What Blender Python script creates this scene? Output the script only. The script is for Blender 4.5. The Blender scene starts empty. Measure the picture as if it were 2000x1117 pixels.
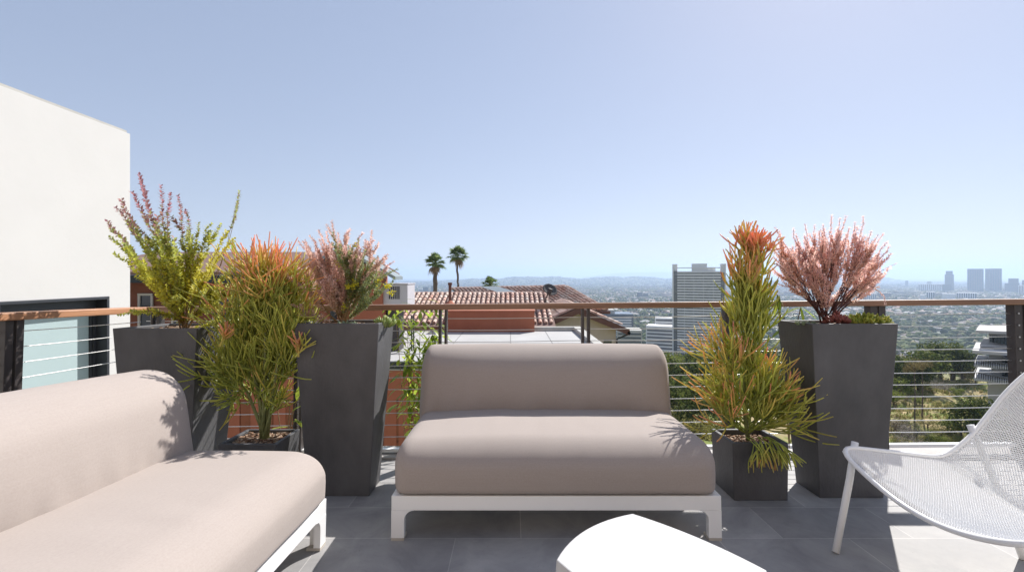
import bpy, math, random
import numpy as np
from mathutils import Vector, Matrix, noise
random.seed(7)
PI = math.pi
scene = bpy.context.scene
COL = scene.collection
H = 1.15          # eye height above the deck
FPX = 890.0       # focal length, pixels of the 2000-wide photograph
HY = 540.0        # true horizon row
CAM = Vector((0, 0, H))
# the deck drains away from the house: everything on it stands on a plane that falls gently
TM = Matrix.Translation(CAM) @ Matrix.Rotation(-math.atan(30 / FPX), 4, 'X') @ Matrix.Translation(-CAM)
I4 = Matrix.Identity(4)

def W(px, py, D):
    "world point seen at a photo pixel, D metres ahead"
    return Vector(((px - 1000) * D / FPX, D, H + (HY - py) * D / FPX))
def P(px, py, y):
    "same in the tilted deck frame"
    return Vector(((px - 1000) * y / FPX, y, H - (py - 570) * y / FPX))

# ------------------------------------------------------------------ mesh builder
class MB:
    def __init__(s):
        s.v = []; s.f = []; s.t = []; s.m = []; s.mi = 0
    def add(s, vs, fs, t=0.0):
        o = len(s.v)
        s.v.extend(tuple(p) for p in vs)
        if isinstance(t, (list, tuple)): s.t.extend(t)
        else: s.t.extend([t] * len(vs))
        for f in fs: s.f.append(tuple(i + o for i in f)); s.m.append(s.mi)
    def box(s, x0, x1, y0, y1, z0, z1, M=None):
        vs = [Vector((x, y, z)) for z in (z0, z1) for y in (y0, y1) for x in (x0, x1)]
        if M is not None: vs = [M @ p for p in vs]
        s.add(vs, [(0, 2, 3, 1), (4, 5, 7, 6), (0, 1, 5, 4), (2, 6, 7, 3), (0, 4, 6, 2), (1, 3, 7, 5)])
    def tube(s, pts, r, n=6, t=None, cap=True, round_tip=False):
        pts = [Vector(p) for p in pts]
        k = len(pts)
        rs = [r] * k if not isinstance(r, (list, tuple)) else list(r)
        ts = [0.0] * k if t is None else (list(t) if isinstance(t, (list, tuple)) else [t] * k)
        tang = []
        for i in range(k):
            d = pts[min(i + 1, k - 1)] - pts[max(i - 1, 0)]
            tang.append(d.normalized() if d.length > 1e-9 else Vector((0, 0, 1)))
        ref = Vector((0, 0, 1)) if abs(tang[0].z) < .9 else Vector((1, 0, 0))
        u = tang[0].cross(ref).normalized()
        o = len(s.v); vs = []; tt = []; fs = []
        for i in range(k):
            u = (u - tang[i] * u.dot(tang[i]))
            u = u.normalized() if u.length > 1e-9 else tang[i].orthogonal().normalized()
            w = tang[i].cross(u)
            for j in range(n):
                a = 2 * PI * j / n
                vs.append(pts[i] + (u * math.cos(a) + w * math.sin(a)) * rs[i]); tt.append(ts[i])
        for i in range(k - 1):
            for j in range(n):
                a = i * n + j; b = i * n + (j + 1) % n
                fs.append((a, b, b + n, a + n))
        if cap:
            fs.append(tuple(range(n - 1, -1, -1)))
            if round_tip:
                vs.append(pts[-1] + tang[-1] * rs[-1] * .9); tt.append(ts[-1])
                c = len(vs) - 1; b0 = (k - 1) * n
                for j in range(n): fs.append((b0 + j, b0 + (j + 1) % n, c))
            else:
                fs.append(tuple(range((k - 1) * n, k * n)))
        s.add(vs, fs, tt)
    def prism(s, poly, axis, a, b):
        "extrude a 2-D polygon along an axis; 'x': poly=(y,z), 'y': poly=(x,z), 'z': poly=(x,y)"
        def mk(p, c):
            return {'x': (c, p[0], p[1]), 'y': (p[0], c, p[1]), 'z': (p[0], p[1], c)}[axis]
        n = len(poly)
        vs = [mk(p, a) for p in poly] + [mk(p, b) for p in poly]
        fs = [tuple(range(n - 1, -1, -1)), tuple(range(n, 2 * n))]
        fs += [(i, (i + 1) % n, (i + 1) % n + n, i + n) for i in range(n)]
        s.add(vs, fs)
    def quad(s, a, b, c, d, t=0.0): s.add([a, b, c, d], [(0, 1, 2, 3)], t)
    def mesh(s, name, mats, smooth=False, weld=0):
        me = bpy.data.meshes.new(name)
        me.from_pydata(s.v, [], s.f)
        for m in (mats if isinstance(mats, (list, tuple)) else [mats]): me.materials.append(m)
        if any(s.m): me.polygons.foreach_set('material_index', s.m)
        if any(s.t):
            at = me.attributes.new('t', 'FLOAT', 'POINT'); at.data.foreach_set('value', s.t)
        if smooth: me.polygons.foreach_set('use_smooth', [True] * len(me.polygons))
        me.update()
        return me
    def build(s, name, mats, parent=None, M=None, smooth=False, bevel=0, segs=2, normals=True):
        o = bpy.data.objects.new(name, s.mesh(name, mats, smooth))
        COL.objects.link(o)
        if normals:
            import bmesh
            bm = bmesh.new(); bm.from_mesh(o.data)
            bmesh.ops.recalc_face_normals(bm, faces=bm.faces); bm.to_mesh(o.data); bm.free()
        if parent is not None: o.parent = parent
        elif M is not None: o.matrix_world = M
        if bevel:
            b = o.modifiers.new('bevel', 'BEVEL'); b.width = bevel; b.segments = segs; b.limit_method = 'ANGLE'
            b.angle_limit = math.radians(40); b.harden_normals = False
        return o

def tag(o, label=None, cat=None, group=None, kind=None):
    if label: o['label'] = label
    if cat: o['category'] = cat
    if group: o['group'] = group
    if kind: o['kind'] = kind
    return o
def thing(name, label, cat, loc=(0, 0, 0), rz=0, group=None, M=I4):
    o = bpy.data.objects.new(name, None); COL.objects.link(o)
    o.empty_display_size = .1
    o.matrix_world = M @ Matrix.Translation(Vector(loc)) @ Matrix.Rotation(rz, 4, 'Z')
    return tag(o, label, cat, group)

# ------------------------------------------------------------------ materials
def new_mat(name):
    m = bpy.data.materials.new(name); m.use_nodes = True
    nt = m.node_tree; b = nt.nodes['Principled BSDF']
    return m, nt, b
def N(nt, typ, **kw):
    n = nt.nodes.new(typ)
    for k, v in kw.items():
        if k in n.inputs: n.inputs[k].default_value = v
        else: setattr(n, k, v)
    return n
def lk(nt, a, ai, b, bi): nt.links.new(a.outputs[ai], b.inputs[bi])
def ramp(nt, stops):
    r = nt.nodes.new('ShaderNodeValToRGB')
    while len(r.color_ramp.elements) < len(stops): r.color_ramp.elements.new(.5)
    for e, (p, c) in zip(r.color_ramp.elements, stops):
        e.position = p; e.color = (*c, 1)
    return r
def scl(c, k): return tuple(min(1, x * k) for x in c)

def surf(name, base, rough=.6, var=.12, scale=6, bump=0.0, bscale=60, metal=0.0, spec=.5, stretch=(1, 1, 1), second=None, coat=0.0):
    "surface with two octaves of tone variation and a fine bump"
    m, nt, b = new_mat(name)
    tc = N(nt, 'ShaderNodeTexCoord'); mp = N(nt, 'ShaderNodeMapping'); mp.inputs['Scale'].default_value = stretch
    lk(nt, tc, 'Object', mp, 'Vector')
    n1 = N(nt, 'ShaderNodeTexNoise', Scale=scale, Detail=6.0, Roughness=.6); lk(nt, mp, 'Vector', n1, 'Vector')
    r = ramp(nt, [(.28, scl(base, 1 - var)), (.72, second if second else scl(base, 1 + var))])
    lk(nt, n1, 'Fac', r, 'Fac'); lk(nt, r, 'Color', b, 'Base Color')
    b.inputs['Roughness'].default_value = rough; b.inputs['Metallic'].default_value = metal
    b.inputs['Specular IOR Level'].default_value = spec
    if coat: b.inputs['Coat Weight'].default_value = coat
    if bump:
        n2 = N(nt, 'ShaderNodeTexNoise', Scale=bscale, Detail=4.0); lk(nt, mp, 'Vector', n2, 'Vector')
        bp = N(nt, 'ShaderNodeBump', Strength=bump, Distance=.01); lk(nt, n2, 'Fac', bp, 'Height'); lk(nt, bp, 'Normal', b, 'Normal')
    return m

def leaf_mat(name, stops, trans=.45, var=.35, rough=.45, attr=True, spec=.4):
    "leaf: pigment by attribute t, each leaf a little different, light passes through"
    m, nt, b = new_mat(name)
    r = ramp(nt, stops)
    geo = N(nt, 'ShaderNodeNewGeometry')
    if attr:
        at = N(nt, 'ShaderNodeAttribute', attribute_name='t')
        ad = N(nt, 'ShaderNodeMath', operation='MULTIPLY_ADD'); ad.inputs[1].default_value = .3; ad.inputs[2].default_value = -.15
        lk(nt, geo, 'Random Per Island', ad, 0)
        a2 = N(nt, 'ShaderNodeMath', operation='ADD'); lk(nt, ad, 0, a2, 0); lk(nt, at, 'Fac', a2, 1)
        lk(nt, a2, 0, r, 'Fac')
    else: lk(nt, geo, 'Random Per Island', r, 'Fac')
    mul = N(nt, 'ShaderNodeMath', operation='MULTIPLY_ADD'); mul.inputs[1].default_value = 2 * var; mul.inputs[2].default_value = 1 - var
    wn = N(nt, 'ShaderNodeTexWhiteNoise', noise_dimensions='1D'); lk(nt, geo, 'Random Per Island', wn, 'W')
    lk(nt, wn, 'Value', mul, 0)
    hv = N(nt, 'ShaderNodeHueSaturation'); lk(nt, r, 'Color', hv, 'Color'); lk(nt, mul, 0, hv, 'Value')
    lk(nt, hv, 'Color', b, 'Base Color'); b.inputs['Roughness'].default_value = rough
    b.inputs['Specular IOR Level'].default_value = spec
    tr = N(nt, 'ShaderNodeBsdfTranslucent'); lk(nt, hv, 'Color', tr, 'Color')
    mx = N(nt, 'ShaderNodeMixShader', Fac=trans); out = nt.nodes['Material Output']
    lk(nt, b, 'BSDF', mx, 1); lk(nt, tr, 'BSDF', mx, 2); lk(nt, mx, 'Shader', out, 'Surface')
    return m

M = {}
# porcelain deck tiles 0.305 x 0.61 in running bond, pale thin joints, cloudy slate face
def tile_material():
    m, nt, b = new_mat('deck_tile')
    tc = N(nt, 'ShaderNodeTexCoord'); mp = N(nt, 'ShaderNodeMapping'); mp.inputs['Location'].default_value = (-.042, -.04, 0)
    lk(nt, tc, 'Object', mp, 'Vector')
    br = N(nt, 'ShaderNodeTexBrick', offset=.5)
    br.inputs['Scale'].default_value = 1.0; br.inputs['Brick Width'].default_value = .6125; br.inputs['Row Height'].default_value = .3045
    br.inputs['Mortar Size'].default_value = .0017; br.inputs['Mortar Smooth'].default_value = .1; br.inputs['Bias'].default_value = 0
    br.inputs['Color1'].default_value = (.275, .27, .266, 1); br.inputs['Color2'].default_value = (.375, .366, .357, 1); br.inputs['Mortar'].default_value = (.5, .48, .46, 1)
    lk(nt, mp, 'Vector', br, 'Vector')
    n1 = N(nt, 'ShaderNodeTexNoise', Scale=3.5, Detail=9.0, Roughness=.65, Distortion=.6); lk(nt, tc, 'Object', n1, 'Vector')
    r = ramp(nt, [(.3, (.72, .72, .74)), (.7, (1.25, 1.24, 1.22))]); lk(nt, n1, 'Fac', r, 'Fac')
    mx = N(nt, 'ShaderNodeMix', data_type='RGBA', blend_type='MULTIPLY'); mx.inputs[0].default_value = 1
    nt.links.new(br.outputs['Color'], mx.inputs[6]); nt.links.new(r.outputs['Color'], mx.inputs[7])
    n3 = N(nt, 'ShaderNodeTexNoise', Scale=95.0, Detail=2.0); lk(nt, tc, 'Object', n3, 'Vector')
    r3 = ramp(nt, [(.22, (.6, .58, .56)), (.3, (1, 1, 1))]); lk(nt, n3, 'Fac', r3, 'Fac')
    mx2 = N(nt, 'ShaderNodeMix', data_type='RGBA', blend_type='MULTIPLY'); mx2.inputs[0].default_value = 1
    nt.links.new(mx.outputs[2], mx2.inputs[6]); nt.links.new(r3.outputs['Color'], mx2.inputs[7])
    nt.links.new(mx2.outputs[2], b.inputs['Base Color'])
    rr = N(nt, 'ShaderNodeMapRange'); rr.inputs[3].default_value = .58; rr.inputs[4].default_value = .78; lk(nt, n1, 'Fac', rr, 0); lk(nt, rr, 0, b, 'Roughness')
    bp = N(nt, 'ShaderNodeBump', Strength=.25, Distance=.002); lk(nt, n1, 'Fac', bp, 'Height'); lk(nt, bp, 'Normal', b, 'Normal')
    return m
M['tile'] = tile_material()

def fabric_material():
    m, nt, b = new_mat('taupe_woven_fabric')
    tc = N(nt, 'ShaderNodeTexCoord')
    n1 = N(nt, 'ShaderNodeTexNoise', Scale=160.0, Detail=5.0); lk(nt, tc, 'Object', n1, 'Vector')
    mpx = N(nt, 'ShaderNodeMapping'); mpx.inputs['Scale'].default_value = (6, 260, 260); lk(nt, tc, 'Object', mpx, 'Vector')
    slub = N(nt, 'ShaderNodeTexNoise', Scale=1.0, Detail=3.0); lk(nt, mpx, 'Vector', slub, 'Vector')
    ad = N(nt, 'ShaderNodeMath', operation='MULTIPLY_ADD'); ad.inputs[1].default_value = .45
    lk(nt, slub, 'Fac', ad, 0); lk(nt, n1, 'Fac', ad, 2)
    r = ramp(nt, [(.35, (.354, .305, .276)), (1.0, (.402, .350, .319))]); lk(nt, ad, 0, r, 'Fac')
    lk(nt, r, 'Color', b, 'Base Color')
    b.inputs['Roughness'].default_value = .9; b.inputs['Specular IOR Level'].default_value = .15
    b.inputs['Sheen Weight'].default_value = .1; b.inputs['Sheen Roughness'].default_value = .5
    wv = N(nt, 'ShaderNodeTexNoise', Scale=420.0, Detail=2.0); lk(nt, tc, 'Object', wv, 'Vector')
    n4 = N(nt, 'ShaderNodeTexNoise', Scale=7.0, Detail=1.0); lk(nt, tc, 'Object', n4, 'Vector')
    a2 = N(nt, 'ShaderNodeMath', operation='MULTIPLY_ADD'); a2.inputs[1].default_value = .25; lk(nt, wv, 'Fac', a2, 0)
    bp = N(nt, 'ShaderNodeBump', Strength=.12, Distance=.006); lk(nt, a2, 0, bp, 'Height'); lk(nt, bp, 'Normal', b, 'Normal')
    return m
M['fabric'] = fabric_material()
M['piping'] = surf('grey_piping', (.16, .15, .15), .8)
M['white_metal'] = surf('white_powder_coat', (.9, .9, .89), .3, .01, 8, .03, 300, coat=.3)
M['foot'] = surf('beige_plastic_foot', (.5, .46, .4), .6)
M['table'] = surf('white_table_shell', (.53, .53, .525), .6, .03, 5, .06, 90, spec=.25)
M['planter'] = surf('charcoal_fibre_cement', (.084, .083, .087), .6, .30, 4.5, .22, 70, stretch=(1, 1, .55))
M['soil'] = surf('bark_mulch', (.11, .065, .04), .95, .5, 60, .8, 90, second=(.3, .2, .14))
M['mulch'] = leaf_mat('bark_chip', [(0, (.10, .055, .035)), (.5, (.28, .17, .11)), (1, (.5, .4, .3))], 0, .3, .9, False, .2)
M['wood'] = surf('ipe_handrail', (.28, .155, .095), .5, .3, 9, .12, 60, stretch=(.25, 6, 6))  # far run's ipe darkened: its shade is put into the colour
M['wood_side'] = surf('ipe_handrail_side', (.44, .215, .11), .5, .3, 9, .12, 60, stretch=(6, .25, 6))  # same ipe with sunlight put into the colour, for the left run
M['steel_dark'] = surf('bronze_painted_steel', (.055, .047, .046), .45, .15, 12, .03, 150)
M['cable'] = surf('stainless_cable', (.62, .61, .6), .3, .05, 80, 0, 60, metal=.85)
M['bolt'] = surf('stainless_bolt', (.6, .6, .6), .3, .05, 40, metal=.9)
M['kerb'] = surf('pale_concrete_kerb', (.42, .4, .38), .8, .08, 8, .1, 80)
M['stucco'] = surf('white_stucco', (.60, .59, .575), .9, .03, 1.3, .10, 14, spec=.2)
M['stucco_warm'] = surf('cream_house_stucco', (.36, .285, .22), .9, .04, 1.6, .2, 70, spec=.2)  # warm tone picked for the light the added rear wall bounces
M['dark_frame'] = surf('charcoal_metal_frame', (.035, .038, .045), .4, .1)
M['frosted'] = surf('frosted_glass', (.42, .52, .53), .18, .03, 1.2, 0, 10, spec=.6)
M['brown_roof'] = surf('brown_shingle_roof', (.2, .12, .1), .85, .14, 30, .2, 40, stretch=(.4, 4, 4))
M['rust'] = surf('rust_painted_siding', (.22, .075, .04), .75, .12, 4, .05, 40)
M['rust_bright'] = surf('terracotta_painted_stucco', (.36, .12, .065), .85, .08, 2, .15, 60)
M['rust_recess'] = surf('rust_door_panel', (.24, .08, .035), .75, .15, 4)
M['fascia'] = surf('dark_fascia', (.025, .03, .032), .6)
M['verdigris'] = surf('pale_metal_flashing', (.22, .26, .265), .4, .05, 5)
M['flat_roof'] = surf('pale_roof_membrane', (.43, .425, .415), .85, .09, .9, .08, 30)
M['parapet'] = surf('grey_parapet', (.42, .41, .38), .85, .12, 4, .1, 40)
M['seam'] = surf('roof_seam', (.2, .2, .2), .85)
M['cream'] = surf('cream_stucco', (.55, .51, .44), .9, .05, 3, .1, 60)
M['tile_under'] = surf('roof_tile_underlay', (.2, .125, .105), .9, .2, 8)
M['brown_barge'] = surf('brown_barge_board', (.14, .07, .055), .7, .15, 6)
M['white_box'] = surf('white_painted_sheet_metal', (.5, .48, .5), .5, .04, 3)
M['louver'] = surf('dark_louver', (.05, .045, .045), .6)
M['pipe'] = surf('rusty_pipe', (.16, .075, .05), .7, .25, 12)
M['dish'] = surf('grey_dish', (.10, .097, .097), .9, .08, spec=.1)
M['glass_dark'] = surf('dark_window_glass', (.035, .045, .06), .12, .2, .4, spec=.7)
M['skylight'] = surf('skylight_glass', (.45, .5, .5), .15, .05)
def clay_material():
    m, nt, b = new_mat('clay_barrel_tile')
    geo = N(nt, 'ShaderNodeNewGeometry')
    r = ramp(nt, [(0, (.44, .27, .21)), (.35, (.58, .43, .36)), (.7, (.66, .54, .47)), (.9, (.58, .34, .26)), (1, (.52, .47, .43))])
    lk(nt, geo, 'Random Per Island', r, 'Fac')
    tc = N(nt, 'ShaderNodeTexCoord'); n1 = N(nt, 'ShaderNodeTexNoise', Scale=5.0, Detail=5.0); lk(nt, tc, 'Object', n1, 'Vector')
    r2 = ramp(nt, [(.3, (.7, .66, .62)), (.7, (1.12, 1.1, 1.1))]); lk(nt, n1, 'Fac', r2, 'Fac')
    mx = N(nt, 'ShaderNodeMix', data_type='RGBA', blend_type='MULTIPLY'); mx.inputs[0].default_value = 1
    nt.links.new(r.outputs['Color'], mx.inputs[6]); nt.links.new(r2.outputs['Color'], mx.inputs[7]); nt.links.new(mx.outputs[2], b.inputs['Base Color'])
    b.inputs['Roughness'].default_value = .85
    return m
M['clay'] = clay_material()
SUN = 4.9; SKY = 0.11; EXPO = 0.6
# ================================================================== the terrace
mb = MB(); mb.box(-2.72, 4.6, -2.2, 3.16, -.32, 0)
tag(mb.build('deck_floor', M['tile'], M=TM), kind='structure')
mb = MB(); mb.box(-2.75, 4.6, 3.165, 3.4, -.32, .018); mb.box(-2.85, -2.725, -2.2, 3.16, -.32, .018)
tag(mb.build('deck_kerb', M['kerb'], M=TM, bevel=.004), kind='structure')
mb = MB(); mb.box(-2.7, 4.5, -2.0, 3.3, -9, -.33)
tag(mb.build('retaining_wall', M['stucco'], M=TM), 'pale stucco retaining wall carrying the tiled deck', 'wall')

# unseen house wall added behind the viewer to bounce warm sunlight onto sofas and planters
mb = MB(); mb.box(-4.1, 5.0, -2.6, -2.25, -.3, 4.5)
tag(mb.build('house_wall', M['stucco_warm'], M=TM), kind='structure')

# ---- cable railings: wooden cap, paired flat steel posts, stainless cables
ZR = lambda x: 1.0676 + .009 * x          # top of the cap (it rises a little to the right)
def x_run():
    root = thing('cable_railing', 'long cable railing with brown wooden cap across the far edge of the deck', 'railing', (0, 3.25, 0), M=TM)
    xa, xb = -2.6, 4.5
    shear = lambda p: Vector((p[0], p[1], p[2] + .009 * p[0]))
    mb = MB(); mb.box(xa, xb, -.05, .05, 1.0676 - .04, 1.0676); mb.v = [tuple(shear(p)) for p in mb.v]
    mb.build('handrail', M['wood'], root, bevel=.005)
    mb = MB(); mb.box(xa, xb, -.02, .02, .035, .058); mb.v = [tuple(shear(p)) for p in mb.v]
    mb.build('bottom_rail', M['white_metal'], root, bevel=.002)
    for px in (310, 588, 866, 1143, 1420, 1707, 1987):
        x = (px - 1000) * 3.25 / FPX
        big = px > 1700
        mb = MB()
        if not big:
            for s in (-.021, .021):
                mb.box(x + s - .008, x + s + .008, -.03, .03, -.1, 1.0676 - .041 + .009 * x)
        else:
            w = .03 if px < 1900 else .036
            for s in (-w, w):
                mb.box(x + s - .024, x + s + .024, -.03, .03, -.1, 1.0676 - .041 + .009 * x)
            mb.box(x - .01, x + .01, -.022, .022, -.1, 1.0676 - .041 + .009 * x)
        po = mb.build('post', M['steel_dark'], root, bevel=.002)
        if px > 1900:
            for k in range(11):
                for s in (-w, w):
                    b = MB(); z = .14 + k * .0826 + .009 * x
                    b.tube([(x + s, -.031, z), (x + s, -.036, z)], .006, 8)
                    b.build('bolt', M['bolt'], po)
    for k in range(11):
        z = .14 + k * .0826
        mb = MB()
        pts = [shear((x, random.uniform(-.001, .001), z - .004 * math.sin(PI * ((x - xa) % 1.01) / 1.01))) for x in np.linspace(xa, xb, 60)]
        mb.tube(pts, .0027, 6)
        mb.build('cable', M['cable'], root, smooth=True)
    return root
x_run()
def y_run():
    root = thing('cable_railing', 'cable railing with sunlit orange wooden cap at the left before the white building', 'railing', (-2.6, 0, 0), M=TM)
    z1 = 1.044
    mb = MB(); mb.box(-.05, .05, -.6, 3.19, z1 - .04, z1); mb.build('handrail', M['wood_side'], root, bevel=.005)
    mb = MB(); mb.box(-.02, .02, -.6, 3.18, .012, .035); mb.build('bottom_rail', M['white_metal'], root)
    for y in (1.2, 2.365):
        mb = MB()
        for s in (-.026, .026): mb.box(-.03, .03, y + s - .019, y + s + .019, -.1, z1 - .041)
        mb.build('post', M['steel_dark'], root, bevel=.002)
    for k in range(11):
        mb = MB(); z = .117 + k * .0826
        mb.tube([(0, y, z - .004 * math.sin(PI * (y % 1.2) / 1.2)) for y in np.linspace(-.6, 3.2, 40)], .0027, 6)
        mb.build('cable', M['cable'], root, smooth=True)
y_run()

# ---- sofas
def cushion(w, d, h, rx, ry, rt, rb, bulge=.02, front=.012, seed=0, wr=.004, n=(72, 40, 18), crease=None):
    "closed cushion skin: rounded box with uneven radii, crown and soft wrinkles; origin bottom centre"
    mb = MB(); idx = {}
    nx, ny, nz = n
    sp = lambda i, k: (lambda s: s + .12 * math.sin(2 * PI * s + PI) / 1 * -1 if False else s)(i / k)
    def put(i, j, k):
        key = (i, j, k)
        if key in idx: return idx[key]
        x = (i / nx - .5) * w; y = (j / ny - .5) * d; z = (k / nz - .5) * h
        rz = rt if z > 0 else rb
        qx = max(-w / 2 + rx, min(w / 2 - rx, x)); qy = max(-d / 2 + ry, min(d / 2 - ry, y))
        qz = max(-h / 2 + rb, min(h / 2 - rt, z))
        e = Vector(((x - qx) / rx, (y - qy) / ry, (z - qz) / rz))
        if e.length > 1e-6: e.normalize()
        p = Vector((qx + e.x * rx, qy + e.y * ry, qz + e.z * rz))
        u = p.x / (w / 2); v = p.y / (d / 2); t = p.z / (h / 2)
        fu = max(0, 1 - u ** 4); fv = max(0, 1 - v * v)
        if t > 0: p.z += bulge * fu * fv * t
        p.y -= front * fu * max(0, 1 - t * t) * (1 if v < 0 else 0) * abs(v)
        p.x += .010 * max(0, 1 - t * t) * max(0, 1 - v ** 2) * (1 if u > 0 else -1) * abs(u) ** 6
        nz_ = noise.noise(Vector((p.x * 3 + seed, p.y * 3, p.z * 3)))
        wv = noise.noise(Vector((p.x * 13 + seed * 3, p.y * 3.2, p.z * 3.2)))
        amp = wr
        if crease: amp *= crease(u, v, t)
        nv = e if e.length > .5 else Vector((0, 0, 1))
        p += nv * (nz_ * .002 + wv * amp)
        idx[key] = len(mb.v); mb.v.append((p.x, p.y, p.z + h / 2)); mb.t.append(0)
        return idx[key]
    def face(a, b, c, dd): mb.f.append((a, b, c, dd)); mb.m.append(0)
    for i in range(nx):
        for j in range(ny):
            for k in (0, nz):
                q = [put(i, j, k), put(i + 1, j, k), put(i + 1, j + 1, k), put(i, j + 1, k)]
                face(*(q if k else q[::-1]))
    for i in range(nx):
        for k in range(nz):
            for j in (0, ny):
                q = [put(i, j, k), put(i + 1, j, k), put(i + 1, j, k + 1), put(i, j, k + 1)]
                face(*(q[::-1] if j else q))
    for j in range(ny):
        for k in range(nz):
            for i in (0, nx):
                q = [put(i, j, k), put(i, j + 1, k), put(i, j + 1, k + 1), put(i, j, k + 1)]
                face(*(q if i else q[::-1]))
    return mb

def sofa(label, loc, rz, w=1.533, extra=I4, seed=0, zback=.80):
    root = thing('outdoor_sofa', label, 'sofa', loc, rz, M=TM)
    root.matrix_world = root.matrix_world @ extra
    hw = w / 2; zb, zt = .137, .204; dp = .88; th = .03
    mb = MB()
    mb.box(-hw, hw, 0, th, zb, zt); mb.box(-hw, hw, dp - th, dp, zb, zt)
    mb.box(-hw, -hw + th, th, dp - th, zb, zt); mb.box(hw - th, hw, th, dp - th, zb, zt)
    mb.box(-hw + th, hw - th, th, dp - th, zb + .03, zt - .02)
    mb.build('frame', M['white_metal'], root, bevel=.003)
    lw, fr = .06, .045
    def outline(sgn):
        pts = [(0, .012), (lw, .012)]
        pts += [(lw + fr - fr * math.cos(a), zb - fr + fr * math.sin(a)) for a in np.linspace(0, PI / 2, 7)]
        pts += [(0, zb)]
        return [(p[0] * sgn, p[1]) for p in pts]
    for sx in (-1, 1):
        for sy in (0, 1):
            mb = MB()
            ya, yb = (0, th) if sy == 0 else (dp - th, dp)
            mb.prism([(sx * hw - p[0] if False else sx * hw - sx * abs(p[0]), p[1]) for p in outline(1)], 'y', ya, yb)
            xa, xb = sx * hw, sx * (hw - th)
            y0 = 0 if sy == 0 else dp
            sg = 1 if sy == 0 else -1
            mb.prism([(y0 + sg * (abs(p[0]) + (th if abs(p[0]) < 1e-6 else 0)), p[1]) for p in outline(1)], 'x', min(xa, xb), max(xa, xb))
            lg = mb.build('leg', M['white_metal'], root, bevel=.002)
            f = MB(); c = .004
            f.box(min(sx * (hw + c - .004), sx * (hw - lw)), max(sx * (hw + c - .004), sx * (hw - lw)), *sorted((y0, y0 + sg * .06)), 0, .0118)
            f.build('foot', M['foot'], lg)
    # seat and back
    cr = lambda u, v, t: .25 + 1.6 * max(0, v) ** 3 + .5 * max(0, 1 - abs(v + .45) * 2.5) * max(0, 1 - abs(u) * 1.4)
    s = cushion(w + .012, .87, .225, .075, .15, .115, .02, .03, .012, seed, .0042, crease=cr)
    so = s.build('seat_cushion', M['fabric'], root, smooth=True); so.location = (0, .42, zt)
    cb = lambda u, v, t: .2 + 3.4 * max(0, -t + .3) ** 2 * (1 if v < 0 else .2)
    b = cushion(w + .012, .32, zback - .33, .055, .16, .17, .03, .008, .045, seed + 5, .0042, (72, 22, 26), crease=cb)
    bo = b.build('back_cushion', M['fabric'], root, smooth=True); bo.location = (0, .742, .33); bo.rotation_euler = (-math.radians(11), 0, 0)
    pp = MB()  # thin dark grey tube along the top of the back
    pts = []
    hb = zback - .33
    for a in np.linspace(0, 1, 60):
        x = -hw + .012 + a * (w - .024)
        e = min(a, 1 - a) * w / .10
        drop = .06 * (1 - min(1, e)) ** 2
        pts.append((x, .115, hb - .045 - drop))
    pp.tube(pts, .005, 6)
    po = pp.build('piping', M['piping'], bo, smooth=True)
    return root
sofa('taupe two seat outdoor sofa facing the viewer in the middle of the deck', (.206, 2.15, 0), 0, seed=3, zback=.815)
tilt = Matrix.Translation((.77, 0, 0)) @ Matrix.Rotation(math.radians(1.6), 4, 'Y') @ Matrix.Translation((-.77, 0, 0))
sofa('sunlit taupe sofa at the left cut by the picture edge, plant shadows on its back', (-.852, 2.125 - .77, 0), PI / 2, extra=tilt, seed=11, zback=.80)

# ---- low white table: four bulging sides, sharp corners, flaring skirt
def table():
    root = thing('low_table', 'glossy white faceted low table with pointed corners in the foreground', 'table', (.42, 1.29, 0), M=TM)
    def ring(k, z, sag):
        cs = [Vector((0.0, .325)) * k, Vector((-.292, .05)) * k, Vector((-.02, -.275)) * k, Vector((.287, 0)) * k]
        out = []
        for i in range(4):
            a, b = cs[i], cs[(i + 1) % 4]
            nrm = Vector((-(b - a).y, (b - a).x)); nrm.normalize()
            if nrm.dot((a + b) / 2) < 0: nrm = -nrm
            for s in np.linspace(0, 1, 12, endpoint=False):
                p = a.lerp(b, s) + nrm * sag * (4 * s * (1 - s)) * (1.5 if i == 0 else .7)
                out.append((p.x, p.y, z))
        return out
    r0 = ring(1.0, .38, .03); r1 = ring(1.06, .20, .02); r2 = ring(.9, .012, .02)
    n = len(r0)
    mb = MB(); mb.add(r0 + r1 + r2, [tuple(range(n)), tuple(range(3 * n - 1, 2 * n - 1, -1))] +
        [(i, i + n, (i + 1) % n + n, (i + 1) % n) for i in range(n)] + [(i + n, i + 2 * n, (i + 1) % n + 2 * n, (i + 1) % n + n) for i in range(n)])
    mb.build('shell', M['table'], root, bevel=.004)
    mb = MB(); mb.prism([(p[0] * .8, p[1] * .8) for p in ring(.95, 0, .02)], 'z', 0, .0115); mb.build('base', M['foot'], root)
table()

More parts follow.
